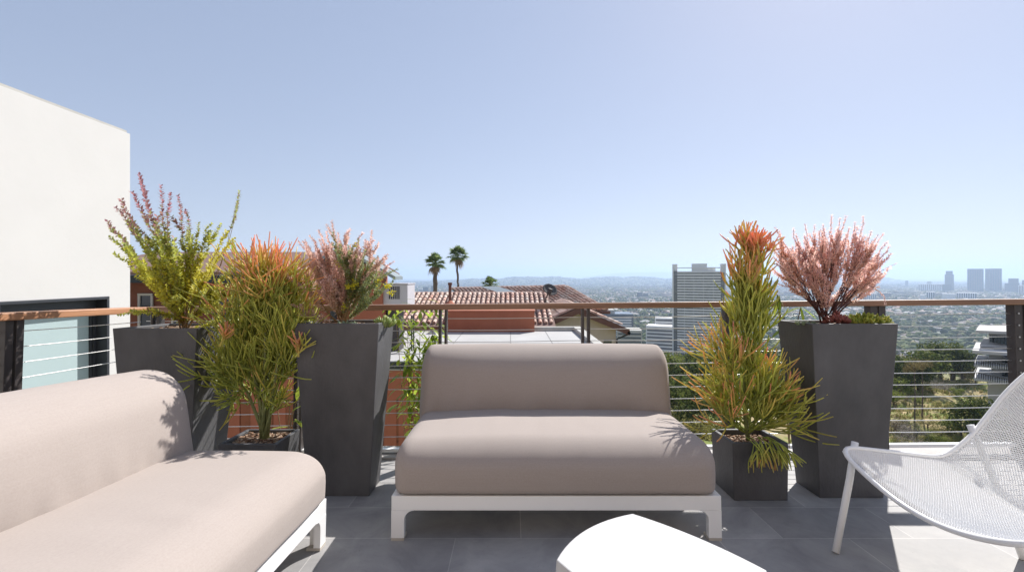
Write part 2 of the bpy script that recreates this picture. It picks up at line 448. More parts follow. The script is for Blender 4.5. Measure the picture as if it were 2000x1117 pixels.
# ---- wire mesh lounge chair
def chair():
    root = thing('lounge_chair', 'white wire mesh lounge chair at the right edge facing the sofas', 'chair', (0, 0, 0), M=TM)
    prof = [(1.50, .425), (1.53, .437), (1.60, .431), (1.70, .420), (1.777, .412), (1.87, .400), (1.956, .394), (2.0, .405), (2.05, .437), (2.115, .49), (2.177, .562), (2.225, .62), (2.268, .674), (2.32, .74), (2.36, .79), (2.41, .835), (2.47, .86)]
    L = [0]
    for a, b in zip(prof, prof[1:]): L.append(L[-1] + math.dist(a, b))
    tot = L[-1]
    # smooth resampling of the profile
    def pf(s):
        s = max(0, min(1, s)) * tot
        i = max(k for k in range(len(L) - 1) if L[k] <= s + 1e-9)
        f = (s - L[i]) / (L[i + 1] - L[i])
        p0, p1, p2, p3 = prof[max(i - 1, 0)], prof[i], prof[i + 1], prof[min(i + 2, len(prof) - 1)]
        cr = lambda a, b, c, d: .5 * (2 * b + (c - a) * f + (2 * a - 5 * b + 4 * c - d) * f * f + (3 * b - a - 3 * c + d) * f ** 3)
        return cr(p0[0], p1[0], p2[0], p3[0]), cr(p0[1], p1[1], p2[1], p3[1])
    Y0, Y1 = 2.12, 1.31
    def S(u, v):
        x, z = pf(v)
        sag = math.sin(PI * u) ** .9 if 0 < u < 1 else 0
        back = max(0, min(1, (v - .45) / .2))
        dz = -.105 * sag * (1 - back)
        dx = .075 * sag * back + .015 * sag * (1 - back)
        # corners of the back pull in
        yy = Y0 + (Y1 - Y0) * u
        ym = (Y0 + Y1) / 2
        k = 1 - .22 * max(0, (v - .72) / .28) ** 2 - .06 * max(0, (.06 - v) / .06) ** 2
        return Vector((x + dx, ym + (yy - ym) * k, z + dz))
    # expanded mesh: diamonds
    nu, nv = 150, 232
    mb = MB(); idx = {}
    def vid(i, j):
        if (i, j) not in idx:
            idx[(i, j)] = len(mb.v); mb.v.append(tuple(S(.012 + .976 * i / nu, .012 + .976 * j / nv))); mb.t.append(0)
        return idx[(i, j)]
    for i in range(1, nu):
        for j in range(1, nv):
            if (i + j) % 2 == 1:
                mb.f.append((vid(i - 1, j), vid(i, j - 1), vid(i + 1, j), vid(i, j + 1))); mb.m.append(0)
    o = mb.build('mesh_shell', M['white_metal'], root)
    w = o.modifiers.new('wire', 'WIREFRAME'); w.thickness = .0056; w.use_even_offset = False; w.use_replace = True
    # solid rim around the shell
    rim = [S(0, v) for v in np.linspace(0, 1, 60)] + [S(u, 1) for u in np.linspace(.03, .97, 24)] + [S(1, v) for v in np.linspace(1, 0, 60)] + [S(u, 0) for u in np.linspace(.97, .03, 30)]
    rim = [sum((rim[(i + d) % len(rim)] for d in (-2, -1, 0, 1, 2)), Vector()) / 5 for i in range(len(rim))]
    mb = MB(); mb.tube(rim + [rim[0], rim[1]], .0105, 8, cap=False); mb.build('rim', M['white_metal'], root, smooth=True)
    # pressed flat border inside the rim
    mb = MB()
    def band(uv0, uv1, n):
        for k in range(n):
            a, b = k / n, (k + 1) / n
            mb.quad(S(*uv0(a)), S(*uv1(a)), S(*uv1(b)), S(*uv0(b)))
    band(lambda a: (a, .004), lambda a: (a, .035), 40)
    band(lambda a: (.003, a), lambda a: (.02, a), 60); band(lambda a: (.997, a), lambda a: (.98, a), 60)
    bo = mb.build('border', M['white_metal'], root, smooth=True)
    so = bo.modifiers.new('solid', 'SOLIDIFY'); so.thickness = .002; so.offset = 0
    ym = (Y0 + Y1) / 2
    for s in (1, -1):
        f = lambda p: (p[0], ym + s * (p[1] - ym), p[2])
        mb = MB(); pts = [f((1.428, 2.05, .004)), f((1.53, 2.095, .30)), f((1.585, 2.13, .458))]
        mb.tube(pts, .0145, 12); lg = mb.build('leg', M['white_metal'], root, smooth=True)
        mb = MB(); pts = [f((2.2, 2.0, .004)), f((2.165, 2.055, .26)), f((2.125, 2.135, .535))]
        mb.tube(pts, .0145, 12); mb.build('leg', M['white_metal'], root, smooth=True)
    return root
chair()

# ---- planters
def planter(label, x0, x1, yf, depth, ztop, inset, rz=0, name='tall_planter', group=None, soil=.03, wall=.022):
    cx, cy = (x0 + x1) / 2, yf + depth / 2
    root = thing(name, label, 'planter', (cx, cy, 0), rz, group, TM)
    a, d = (x1 - x0) / 2, depth / 2
    def rect(hx, hy, z): return [(-hx, -hy, z), (hx, -hy, z), (hx, hy, z), (-hx, hy, z)]
    zs = ztop - soil; k = 1 - soil / ztop * .5
    rs = [rect(a - inset, d - inset, 0), rect(a, d, ztop), rect(a - wall, d - wall, ztop), rect(a - wall - .012, d - wall - .012, ztop - .12)]
    mb = MB(); vs = [p for r in rs for p in r]; fs = [(3, 2, 1, 0)]
    for r in range(3):
        for i in range(4): fs.append((r * 4 + i, r * 4 + (i + 1) % 4, r * 4 + 4 + (i + 1) % 4, r * 4 + 4 + i))
    fs.append((12, 13, 14, 15)); mb.add(vs, fs)
    mb.build('pot', M['planter'], root, bevel=.004)
    mb = MB(); n = 14; g = {}
    for i in range(n + 1):
        for j in range(n + 1):
            x = (i / n * 2 - 1) * (a - wall - .001); y = (j / n * 2 - 1) * (d - wall - .001)
            g[i, j] = len(mb.v); mb.v.append((x, y, zs + .012 * noise.noise(Vector((x * 14, y * 14, cx))))); mb.t.append(0)
    for i in range(n):
        for j in range(n): mb.f.append((g[i, j], g[i + 1, j], g[i + 1, j + 1], g[i, j + 1])); mb.m.append(0)
    so = mb.build('soil', M['soil'], root, smooth=True)
    rnd = random.Random(int(cx * 1000))
    ch = MB()
    for q in range(260):
        x = rnd.uniform(-1, 1) * (a - wall - .01); y = rnd.uniform(-1, 1) * (d - wall - .01); z = zs + .006 + rnd.random() * .008
        Mx = Matrix.Translation((x, y, z)) @ Matrix.Rotation(rnd.random() * 6, 4, 'Z') @ Matrix.Rotation(rnd.uniform(-.5, .5), 4, 'X')
        l, w2 = rnd.uniform(.006, .016), rnd.uniform(.003, .007)
        ch.box(-l, l, -w2, w2, -.002, .002, Mx)
    tag(ch.build('bark_chips', M['mulch'], root), kind='stuff')
    return root
planter('tall charcoal tapered planter behind the left sofa, holding the purple and green shrub', -2.247, -1.772, 2.57, .42, .945, .06)
planter('tall charcoal tapered planter left of the middle sofa, its right face in the sun', -1.217, -.743, 2.548, .33, .974, .062)
planter('tall charcoal tapered planter at the right, holding the salmon pink shrub', 1.66, 2.137, 2.526, .335, .974, .06)
planter('small charcoal cube planter on the deck between the two left tall planters', -1.625, -1.302, 2.545, .285, .31, .012, name='cube_planter', soil=.025)
planter('small charcoal cube planter at the right end of the middle sofa', 1.22, 1.53, 2.55, .27, .315, .006, name='cube_planter', soil=.04, rz=0)
# ================================================================== plants on the deck
rnd = random.Random(21)
def rdir(d, ang, az=None):
    d = d.normalized(); o = d.orthogonal().normalized(); o = Matrix.Rotation(rnd.random() * 6.283 if az is None else az, 3, d) @ o
    return (d * math.cos(ang) + o * math.sin(ang)).normalized()
M['pencil'] = leaf_mat('pencil_cactus_skin', [(0, (.40, .47, .10)), (.4, (.66, .66, .15)), (.62, (.76, .62, .18)), (.8, (.86, .50, .2)), (1, (.88, .42, .27))], .42, .22, .35)
M['pencil_trunk'] = surf('pencil_cactus_trunk', (.22, .24, .09), .7, .3, 30, .3, 90)
def broom(mb, p, d, L, r, lev, t0, t1, top, up=.12, tot=None):
    "candelabra branching of bare pencil stems: short joints, long free tips that sweep upwards"
    if tot is None: tot = lev
    fr = {4: (.17, .15, .15, .17, .36), 3: (.20, .19, .20, .41), 2: (.26, .26, .48), 1: (.4, .6), 0: (1,)}[tot][tot - lev]
    l = L * fr * rnd.uniform(.7, 1.3)
    n = 4 if lev == 0 else 3
    pts = [Vector(p)]; dd = d.copy(); bend = Vector((rnd.gauss(0, .07), rnd.gauss(0, .07), up + rnd.gauss(0, .03)))
    for k in range(n):
        dd = (dd + bend + Vector((rnd.gauss(0, .03), rnd.gauss(0, .03), rnd.gauss(0, .03)))).normalized()
        pts.append(pts[-1] + dd * l / n)
    f0 = 1 - (lev + 1) / (tot + 1); f1 = 1 - lev / (tot + 1)
    def tt(z, f): return max(0.02, min(1, (t0 + (t1 - t0) * f ** 2.2) + .42 * top(z) * (.35 + .65 * f)))
    ts = [tt(q.z, f0 + (f1 - f0) * i / n) for i, q in enumerate(pts)]
    rs = [r, r * .98, r * .95, r * .9, r * .6] if lev == 0 else [r, r * .98, r * .97, r * .96]
    mb.tube(pts, rs, 6, ts, cap=(lev == 0), round_tip=(lev == 0))
    if lev == 0: return
    k = rnd.choice((2, 2, 3)) if lev > 1 else rnd.choice((2, 2, 3, 3))
    az = rnd.random() * 6.28
    for i in range(k):
        nd = rdir(dd, rnd.uniform(.3, .75), az + i * 6.283 / k + rnd.gauss(0, .35))
        broom(mb, pts[-1] - dd * r * .3, nd, L, r * .95, lev - 1, t0, t1, top, up, tot)

def pencil_plant(label, base, trunks, brooms, top):
    root = thing('pencil_cactus', label, 'plant', base, M=TM)
    inv = Vector(base)
    tr = MB()
    for pts, r in trunks: tr.tube([q - inv for q in pts], [r * (1 - .45 * i / (len(pts) - 1)) for i in range(len(pts))], 8, 0.05)
    tr.build('trunk', M['pencil_trunk'], root, smooth=True, normals=False)
    mb = MB()
    for (p, d, L, r, lev, t0, t1, up) in brooms: broom(mb, p - inv, d.normalized(), L, r * rnd.uniform(.82, 1.1), lev, t0, min(1, t1 * rnd.choice((.5, .8, 1, 1.2, 1.7))), lambda z: top(z + inv.z), up)
    mb.build('pencil_stems', M['pencil'], root, smooth=True, normals=False)
    return root, len(mb.f)

# right one: slim column with a fire coloured top over a spreading skirt
yb = 2.66
Q = lambda px, py, dy=0.0: P(px, py, yb + dy)
base = Q(1456, 852)
spine = [Q(1456, 856), Q(1450, 800), Q(1452, 740), Q(1460, 680), Q(1464, 610), Q(1464, 550), Q(1464, 510)]
def on(sp, f):
    f *= len(sp) - 1; i = min(int(f), len(sp) - 2); return sp[i].lerp(sp[i + 1], f - i)
br = []
def spray(n_, f0, f1, s0, s1, L0, L1, lev, t0, t1, up, zc=.9, flat=.8):
    for k in range(n_):
        f = rnd.uniform(f0, f1); p = on(spine, f); az = rnd.random() * 6.28; s = rnd.uniform(s0, s1)
        br.append((p, Vector((math.cos(az) * s, math.sin(az) * s * flat, zc)), rnd.uniform(L0, L1), .0052, lev, t0, t1, up))
spray(8, .9, 1.0, .05, .25, .23, .28, 3, .12, .7, .10)      # crown
spray(16, .56, .80, .55, 1.3, .25, .34, 3, .08, .6, .24)
spray(16, .42, .66, .8, 1.5, .26, .36, 3, .05, .40, .24)       # waist
spray(8, .28, .46, .7, 1.2, .22, .29, 3, .03, .3, .24, .7)
spray(14, .03, .20, 1.0, 1.5, .25, .34, 3, .02, .3, .17, .35)   # skirt
for px, py, k_ in ((1345, 660, 4), (1340, 740, 3), (1336, 800, 3), (1360, 700, 2), (1592, 745, 5), (1604, 800, 4), (1604, 835, 2), (1560, 715, 4), (1550, 840, 3)):
    p = Q(1452 + rnd.uniform(-4, 4), min(835, py + 70)); 
    for _ in range(k_):
        tgt = Q(px + rnd.uniform(-14, 14), py + rnd.uniform(-14, 14), rnd.uniform(-.14, .05)); dv = tgt - p
        br.append((p, dv.normalized() + Vector((0, 0, -.18)), dv.length * .98, .0046, 3, .04, .6, .10))
for k in range(9):       # hanging over the rim
    p = Q(1470 + rnd.uniform(-20, 30), 850, -.1); br.append((p, Vector((rnd.uniform(-.2, .5), -.7, .1)), .19, .0038, 2, .05, .45, -.22))
pencil_plant('tall pencil cactus with a fiery orange top, in the cube planter right of the sofa', base, [(spine, .013)], br,
             lambda z: max(0, min(1.2, (z - 1.12) / .38)))

# left one: several trunks opening into a broad green bush, reddish along the top
yb = 2.69
base = Q(522, 852)
tops = [(446, 700, .02), (472, 650, -.06), (500, 600, .05), (526, 585, -.04), (550, 600, .06), (575, 665, 0), (492, 690, .1), (548, 690, -.1), (520, 650, -.1)]
trunks = []; br = []
for px, py, dy in tops:
    a = base + Vector((rnd.uniform(-.02, .02), rnd.uniform(-.02, .02), -.01)); b = Q(px, py, dy)
    c = a.lerp(b, .45) + Vector((0, 0, .05))
    tp = [a, a.lerp(c, .5), c, c.lerp(b, .5), b]; trunks.append((tp, .0105))
    for k in range(8):
        p = on(tp, rnd.uniform(.34, 1)); az = rnd.random() * 6.28; s = rnd.uniform(.35, 1.1)
        dv = Vector((math.cos(az) * s + (b.x - base.x) * 1.2, math.sin(az) * s, .7))
        br.append((p, dv, rnd.uniform(.24, .36), .0042, 3, .02, .34, .15))
    for k in range(2):
        p = on(tp, rnd.uniform(.2, .4)); az = rnd.random() * 6.28; br.append((p, Vector((math.cos(az), math.sin(az), .25)), rnd.uniform(.12, .22), .0038, 2, .03, .4, .12))
for px, py, n_ in ((500, 455, 4), (520, 468, 4), (545, 482, 4), (478, 495, 3), (570, 490, 4), (592, 512, 3), (458, 525, 3), (432, 565, 3), (412, 690, 3), (416, 655, 2), (438, 615, 3), (408, 730, 3), (425, 775, 3), (590, 560, 3), (590, 620, 2), (445, 800, 2)):
    for _ in range(n_):
        tgt = Q(px + rnd.uniform(-14, 14), py + rnd.uniform(-5, 25), rnd.uniform(-.12, .08)); p = Q(515 + (px - 515) * .45, min(py + 150, 760), rnd.uniform(-.05, .05))
        hot = .75 if py < 530 else .32
        dv = tgt - p; br.append((p, dv.normalized() + Vector((0, 0, -.1)), dv.length * 1.0, .0046, 3, .05, hot, .07))
for px, py in ((430, 640), (586, 660)):      # two small orange shoots low on the bush
    for _ in range(3):
        p = Q(px + rnd.uniform(-8, 8), py + 36, -.16); br.append((p, Vector((rnd.gauss(0, .35), -.1, 1)), .14, .0048, 2, .5, .9, .08))
pencil_plant('broad bushy pencil cactus with reddish tips, in the small planter between two tall ones', base, trunks, br,
             lambda z: max(0, min(.6, (z - 1.32) / .25)))

# ---- leafy shrubs
def leaf(mb, p, d, nrm, L, w, t, fold=.25):
    side = d.cross(nrm)
    if side.length < 1e-6: side = d.orthogonal()
    side.normalize(); nn = side.cross(d).normalized()
    m = p + d * L * .48
    mb.add([p, m + side * w + nn * fold * w, p + d * L, m - side * w + nn * fold * w], [(0, 1, 2), (0, 2, 3)], t)
def bez(a, c, b, n):
    return [a * (1 - s) ** 2 + c * 2 * s * (1 - s) + b * s * s for s in np.linspace(0, 1, n)]
def dress(mb, pts, start, step, per, L, w, tcol, ang=.95, taper=.3):
    "small leaves in whorls along a shoot"
    acc = 0; tot = sum((b - a).length for a, b in zip(pts, pts[1:])); run = 0; az = rnd.random() * 6
    for a, b in zip(pts, pts[1:]):
        sl = (b - a).length; d = (b - a).normalized() if sl > 1e-9 else Vector((0, 0, 1)); x = step - acc
        while x < sl:
            s = (run + x) / tot
            if s >= start:
                p = a + d * x; k = 1 - taper * max(0, (s - .6) / .4)
                for q in range(per):
                    az += 2.4 + rnd.gauss(0, .3); ld = rdir(d, ang + rnd.gauss(0, .2), az)
                    leaf(mb, p, ld, d, L * k * rnd.uniform(.7, 1.25), w * k * rnd.uniform(.8, 1.2), tcol(p, s))
            x += step
        acc = sl - (x - step); run += sl
def shrub(name, label, base, shoots, wood_mat, leaf_mats, cfg, nmain=10):
    root = thing(name, label, 'plant', base, M=TM); inv = Vector(base)
    st = MB(); lm = {k: MB() for k in leaf_mats}
    mains = []
    order = sorted(range(len(shoots)), key=lambda i: shoots[i][0].x); step = max(1, len(order) // nmain)
    lead = set(order[step // 2::step])
    seq = [i for i in order if i in lead] + [i for i in range(len(shoots)) if i not in lead]
    for qi in seq:
        tgt, kind, twigs = shoots[qi]
        c_ = cfg[kind]; tgt = tgt - inv; a = Vector((rnd.uniform(-.018, .018), rnd.uniform(-.018, .018), 0))
        ctrl = a + Vector(((tgt.x - a.x) * c_['out'], (tgt.y - a.y) * c_['out'], (tgt.z - a.z) * c_['rise']))
        pts = bez(a, ctrl, tgt, 12); start = c_['start']
        if qi in lead: mains.append(pts)
        elif kind not in ('bare', 'thin', 'droop') and mains:
            mp = min(mains, key=lambda m: (m[-1] - tgt).length + rnd.random() * .16); i0 = rnd.choice((1, 2, 2, 3, 4)); i0 = i0 if mp[i0].z < tgt.z - .03 else 2
            dm = (mp[i0 + 1] - mp[i0]).normalized(); l0 = (tgt - mp[i0]).length
            pts = bez(mp[i0], mp[i0] + dm * l0 * .35 + (tgt - mp[i0]) * .15, tgt, 12); start = max(.1, start - .18)
        pts = [p + Vector((rnd.gauss(0, .004), rnd.gauss(0, .004), rnd.gauss(0, .004))) * (0 < i) for i, p in enumerate(pts)]
        st.tube(pts, [.0036 * (1 - .75 * i / 11) for i in range(12)], 5)
        dress(lm[c_['leaf']], pts, start, c_['step'], c_['per'], c_['L'], c_['w'], c_['t'])
        for k in range(twigs):
            f = rnd.uniform(c_.get('tw0', .35), .78); i = int(f * 11); p = pts[i]; d = (pts[i + 1] - pts[i]).normalized()
            nd = rdir(d, rnd.uniform(.3, .75)); nd = (nd + Vector((0, 0, .25))).normalized(); l = c_.get('tl', .13) * rnd.uniform(.5, 1.15) * (1.15 - .45 * f)
            tp = bez(p, p + nd * l * .5, p + nd * l + Vector((0, 0, l * .2)), 6)
            st.tube(tp, [.0018, .0016, .0014, .0012, .001, .0007], 4)
            dress(lm[c_['leaf']], tp, .08, c_['step'], c_['per'], c_['L'], c_['w'], c_['t'])
    st.build('stems', wood_mat, root, smooth=True, normals=False)
    for k, m_ in leaf_mats.items(): lm[k].build('leaves', m_, root, normals=False)
    return root, {k: len(v.f) for k, v in lm.items()}
M['stem_tan'] = surf('tan_shrub_stem', (.26, .17, .08), .7, .2, 40)
M['stem_red'] = surf('dark_red_shrub_stem', (.085, .03, .028), .6, .25, 40)
M['leaf_gp'] = leaf_mat('barberry_leaf_green_to_purple', [(0, (.66, .6, .08)), (.3, (.52, .54, .11)), (.55, (.38, .43, .15)), (.7, (.42, .25, .22)), (1, (.44, .2, .23))], .58, .25)
M['leaf_pink'] = leaf_mat('barberry_leaf_salmon', [(0, (.93, .70, .58)), (.5, (.95, .68, .60)), (1, (.94, .68, .63))], .68, .12)
M['leaf_dusty'] = leaf_mat('barberry_leaf_dusty_pink', [(0, (.85, .70, .58)), (.5, (.88, .66, .57)), (1, (.80, .55, .50))], .58, .2)
M['leaf_green'] = leaf_mat('shrub_leaf_grey_green', [(0, (.44, .45, .13)), (.5, (.30, .38, .18)), (1, (.36, .41, .24))], .55, .25)
M['flower'] = leaf_mat('yellow_flower', [(0, (.7, .62, .03)), (1, (.75, .7, .08))], .5, .15, .6, False)
M['leaf_broad'] = leaf_mat('broad_green_leaf', [(0, (.12, .19, .03)), (.5, (.30, .40, .05)), (1, (.52, .58, .08))], .55, .2, .35, False)
M['succ_green'] = leaf_mat('sedum_leaf', [(0, (.2, .28, .05)), (.6, (.42, .5, .08)), (1, (.6, .58, .1))], .35, .2, .4, True)
M['succ_blue'] = leaf_mat('blue_chalk_leaf', [(0, (.17, .24, .12)), (.6, (.24, .31, .2)), (1, (.34, .37, .2))], .2, .15, .45, False)
M['succ_mix'] = leaf_mat('green_chalk_leaf', [(0, (.24, .34, .08)), (.5, (.34, .42, .16)), (1, (.48, .5, .14))], .3, .15, .45, False)
M['succ_red'] = leaf_mat('rose_succulent_leaf', [(0, (.24, .07, .06)), (1, (.45, .17, .14))], .25, .2, .45, False)

# left shrub: arching, yellow green below, purple tips
yb = 2.80
base = Q(362, 642)
tips = [(265, 340, 1), (308, 364, 1), (252, 375, 1), (232, 390, 1), (221, 402, 1), (208, 434, 1), (212, 463, 0), (221, 495, 0), (328, 379, 1), (343, 384, 1), (361, 410, 1), (363, 443, 1), (383, 433, 0), (410, 433, 0), (427, 437, 0), (443, 451, 0), (454, 465, 0), (265, 539, 0), (282, 545, 0),
        (300, 430, 0), (320, 460, 0), (345, 480, 0), (285, 480, 0), (260, 440, 1), (390, 480, 0), (240, 430, 1)]
sh = [(Q(a, b, rnd.uniform(-.18, .1)), 'tip', 2) for a, b, c in tips]
sh += [(Q(rnd.uniform(285, 450), rnd.uniform(500, 600), rnd.uniform(-.16, .12)), 'low', 3) for _ in range(17)]
sh += [(Q(rnd.uniform(420, 480), rnd.uniform(560, 640), rnd.uniform(-.1, .1)), 'low', 2) for _ in range(6)]
sh += [(Q(232, 615, -.12), 'low', 1), (Q(285, 612, -.1), 'low', 1)]
sh += [(Q(466, 375, 0), 'bare', 0), (Q(458, 395, .02), 'bare', 0)]
zt = lambda px: P(300, px, 2.8).z
def tc_left(p, s):
    z = p.z + base.z; x = p.x + base.x
    k = (z - zt(505)) / (zt(395) - zt(505)) - max(0, (x - P(375, 0, 2.8).x)) * 4
    return max(0, min(1, .30 + .62 * k + rnd.gauss(0, .08)))
cfgL = dict(tip=dict(out=.42, rise=.62, leaf='a', start=.3, step=.0125, per=3, L=.029, w=.0105, t=tc_left, tl=.12, tw0=.3),
            low=dict(out=.5, rise=.7, leaf='a', start=.15, step=.0125, per=3, L=.028, w=.0105, t=lambda p, s: max(0, min(.5, rnd.gauss(.2, .15))), tl=.1),
            bare=dict(out=.75, rise=.35, leaf='a', start=.80, step=.009, per=3, L=.024, w=.0085, t=lambda p, s: .55))
print('left shrub', shrub('barberry_shrub', 'airy shrub in the leftmost tall planter, yellow green with purple tips', base, sh, M['stem_tan'], {'a': M['leaf_gp']}, cfgL, 14)[1])

# middle shrub: dusty pink plumes left, grey green shoots right, yellow flowers
yb = 2.72
base = Q(672, 640)
tips = [(583, 471), (591, 470), (604, 460), (623, 450), (647, 431), (681, 447), (706, 452), (724, 450), (728, 468), (757, 497), (769, 509), (540, 527), (550, 535), (572, 597), (600, 490), (615, 475), (635, 455), (660, 455), (690, 475), (640, 480), (665, 470), (580, 520), (560, 560), (610, 520), (590, 545), (577, 640), (600, 620)]
sh = [(Q(a, b, rnd.uniform(-.12, .12)), 'pink', 4 if b < 530 else 2) for a, b in tips]
sh += [(Q(rnd.uniform(585, 700), rnd.uniform(465, 570), rnd.uniform(-.14, .12)), 'pink', 4) for _ in range(30)]
sh += [(Q(a, b, rnd.uniform(-.2, -.04)), 'green', 4) for a, b in ((650, 455), (655, 490), (680, 480), (695, 500), (700, 470), (715, 490), (735, 500), (753, 500), (777, 525), (745, 530), (770, 545), (720, 540), (760, 560), (740, 575), (690, 560), (710, 520))]
cfgM = dict(pink=dict(out=.4, rise=.6, leaf='p', start=.36, step=.0075, per=3, L=.022, w=.0064, t=lambda p, s: max(0, min(1, s + rnd.gauss(-.1, .15))), tl=.11, tw0=.4),
            green=dict(out=.5, rise=.62, leaf='g', start=.3, step=.0075, per=3, L=.02, w=.0055, t=lambda p, s: rnd.random(), tl=.1))
mroot, cnt = shrub('barberry_shrub', 'dusty pink and grey green shrub with yellow flowers, just left of the middle sofa', base, sh, M['stem_tan'], {'p': M['leaf_dusty'], 'g': M['leaf_green']}, cfgM, 18)
print('mid shrub', cnt)
for px, py, n_ in ((678, 562, 30), (692, 557, 26), (757, 560, 28), (765, 572, 24), (661, 515, 12), (695, 480, 10), (672, 600, 12), (740, 552, 14)):
    fl = MB()
    for _ in range(n_):
        p = Q(px + rnd.gauss(0, 3.4), py + rnd.gauss(0, 3.4), -.12 + rnd.gauss(0, .02)) - base
        for k in range(4): leaf(fl, p, rdir(Vector((0, -.4, 1)), rnd.uniform(.4, 1.4)), Vector((0, 0, 1)), .010, .004, 0)
    fl.build('flower_cluster', M['flower'], mroot, normals=False)

# right shrub: salmon pink vase on dark red stems
yb = 2.70
base = Q(1610, 636)
tips = [(1495, 459), (1518, 443), (1549, 446), (1575, 439), (1592, 438), (1612, 435), (1628, 421), (1643, 427), (1656, 424), (1675, 432), (1691, 423), (1707, 451), (1720, 458), (1727, 454), (1734, 470), (1743, 493), (1737, 523), (1715, 534), (1699, 558), (1503, 470), (1514, 513), (1525, 530), (1540, 500), (1560, 470), (1620, 470), (1650, 470), (1680, 470), (1530, 470), (1590, 480), (1705, 490), (1720, 500), (1600, 450), (1665, 445), (1695, 515), (1510, 490), (1502, 520), (1518, 555), (1740, 480), (1725, 540), (1512, 475)]
sh = [(Q(a, b, rnd.uniform(-.16, .14)), 'pink', 6) for a, b in tips]
sh += [(Q(rnd.uniform(1530, 1715), rnd.uniform(455, 540), rnd.uniform(-.16, .16)), 'pink', 5) for _ in range(20)]
sh += [(Q(rnd.uniform(1570, 1660), rnd.uniform(530, 590), rnd.uniform(-.12, .1)), 'pink', 3) for _ in range(4)]
sh += [(Q(1755, 513), 'thin', 0), (Q(1731, 596, -.1), 'droop', 1)]
tp_ = lambda p, s: max(0, min(1, s + rnd.gauss(-.1, .2)))
cfgR = dict(pink=dict(out=.52, rise=.5, leaf='p', start=.58, step=.0085, per=3, L=.019, w=.006, t=tp_, tl=.12, tw0=.5),
            thin=dict(out=.5, rise=.75, leaf='p', start=.75, step=.009, per=2, L=.012, w=.003, t=tp_),
            droop=dict(out=.62, rise=-3.0, leaf='p', start=.5, step=.007, per=3, L=.014, w=.0036, t=tp_, tl=.05))
cfgR['droop']['rise'] = 3.4
print('right shrub', shrub('barberry_shrub', 'salmon pink fan shaped shrub on dark red stems in the right tall planter', base, sh, M['stem_red'], {'p': M['leaf_pink']}, cfgR, 18)[1])

# ---- small succulents in the pots
def fat_leaf(mb, p, d, L, r, t=0.0):
    b = p + d * L * .45 + Vector((0, 0, L * .06)); c = p + d * L * .8 + Vector((0, 0, L * .18)); e = p + d * L + Vector((0, 0, L * .28))
    mb.tube([p, b, c, e], [r * .55, r, r * .8, r * .25], 5, [t, t, min(1, t + .15), min(1, t + .3)])
def clump(name, label, base, rad, h, n, L, r, mat, tc=lambda q: 0.0, flat=False):
    root = thing(name, label, 'plant', base, M=TM); mb = MB()
    for k in range(n):
        a = rnd.random() * 6.28; q = math.sqrt(rnd.random()); p = Vector((math.cos(a) * rad[0] * q, math.sin(a) * rad[1] * q, rnd.random() * h * (1 - q * .6)))
        o = Vector((math.cos(a) * q, math.sin(a) * q, .9)).normalized()
        for j in range(5): fat_leaf(mb, p, rdir(o, rnd.uniform(.2, 1.0)), L * rnd.uniform(.7, 1.2), r, tc(q))
    mb.build('leaves', mat, root, smooth=True, normals=False)
    return root
yb = 2.66
clump('sedum_clump', 'bright yellow green sedum clump at the right end of the right tall planter', Q(1690, 634), (.12, .09), .05, 130, .028, .0055, M['succ_green'], lambda q: rnd.random())
clump('rose_succulent', 'rusty rose succulent rosette at the foot of the salmon pink shrub', Q(1633, 632, -.02), (.042, .04), .045, 34, .03, .007, M['succ_red'])
clump('pale_succulent', 'tiny straw coloured succulents at the left edge of the right tall planter', Q(1572, 634, -.04), (.055, .04), .008, 26, .014, .0035, M['succ_blue'])
clump('finger_succulent', 'grey green finger succulent at the right corner of the planter with yellow flowered shrub', P(752, 640, 2.68), (.035, .05), .03, 13, .045, .008, M['succ_mix'])
clump('low_succulent', 'low grey green succulents at the foot of the yellow flowered shrub', P(676, 642, 2.6), (.04, .02), .015, 14, .03, .006, M['succ_blue'])

# ---- broad leaved plants
def lance(mb, p, d, L, w, droop=.3, t=0.0):
    side = d.cross(Vector((0, 0, 1)));  side = side.normalized() if side.length > 1e-3 else Vector((1, 0, 0))
    rows = []; q = p.copy(); dd = d.copy()
    for k, ww in enumerate((.15, .75, 1, .8, .05)):
        rows.append((q - side * w * ww, q + side * w * ww, q + Vector((0, 0, -.12 * w * ww))))
        dd = (dd + Vector((0, 0, -droop * .3))).normalized(); q = q + dd * L / 4
    vs = [v for r_ in rows for v in r_]; fs = []
    for k in range(4):
        a = k * 3; fs += [(a, a + 2, a + 5, a + 3), (a + 2, a + 1, a + 4, a + 5)]
    mb.add(vs, fs, t)
def bamboo():
    base = P(812, 960, 3.55); root = thing('climbing_bamboo', 'leafy bamboo rising behind the railing at the left end of the middle sofa', 'plant', base, M=TM)
    st = MB(); lv = MB()
    for px, py, pb in ((822, 588, 815), (846, 592, 822), (797, 604, 806), (838, 640, 812), (814, 660, 800), (858, 655, 830), (800, 700, 812), (830, 745, 818), (770, 594, 800)):
        a = P(pb, 960, 3.55) - base; b = P(px, py, 3.5 + rnd.uniform(-.1, .1)) - base
        pts = bez(a, a.lerp(b, .6) + Vector((rnd.gauss(0, .04), 0, .15)), b, 14); st.tube(pts, [.004 * (1 - .05 * i) for i in range(14)], 5)
        for i in range(5, 14):
            for k in range(5):
                az = rnd.random() * 6.28; d = Vector((math.cos(az), math.sin(az) * .7, rnd.uniform(-.7, .3))).normalized()
                lance(lv, pts[i] + d * rnd.uniform(.01, .06), d, rnd.uniform(.07, .12), rnd.uniform(.011, .018), rnd.uniform(.3, 1.0))
    st.build('stems', M['stem_tan'], root, normals=False); lv.build('leaves', M['leaf_broad'], root, smooth=True, normals=False)
bamboo()
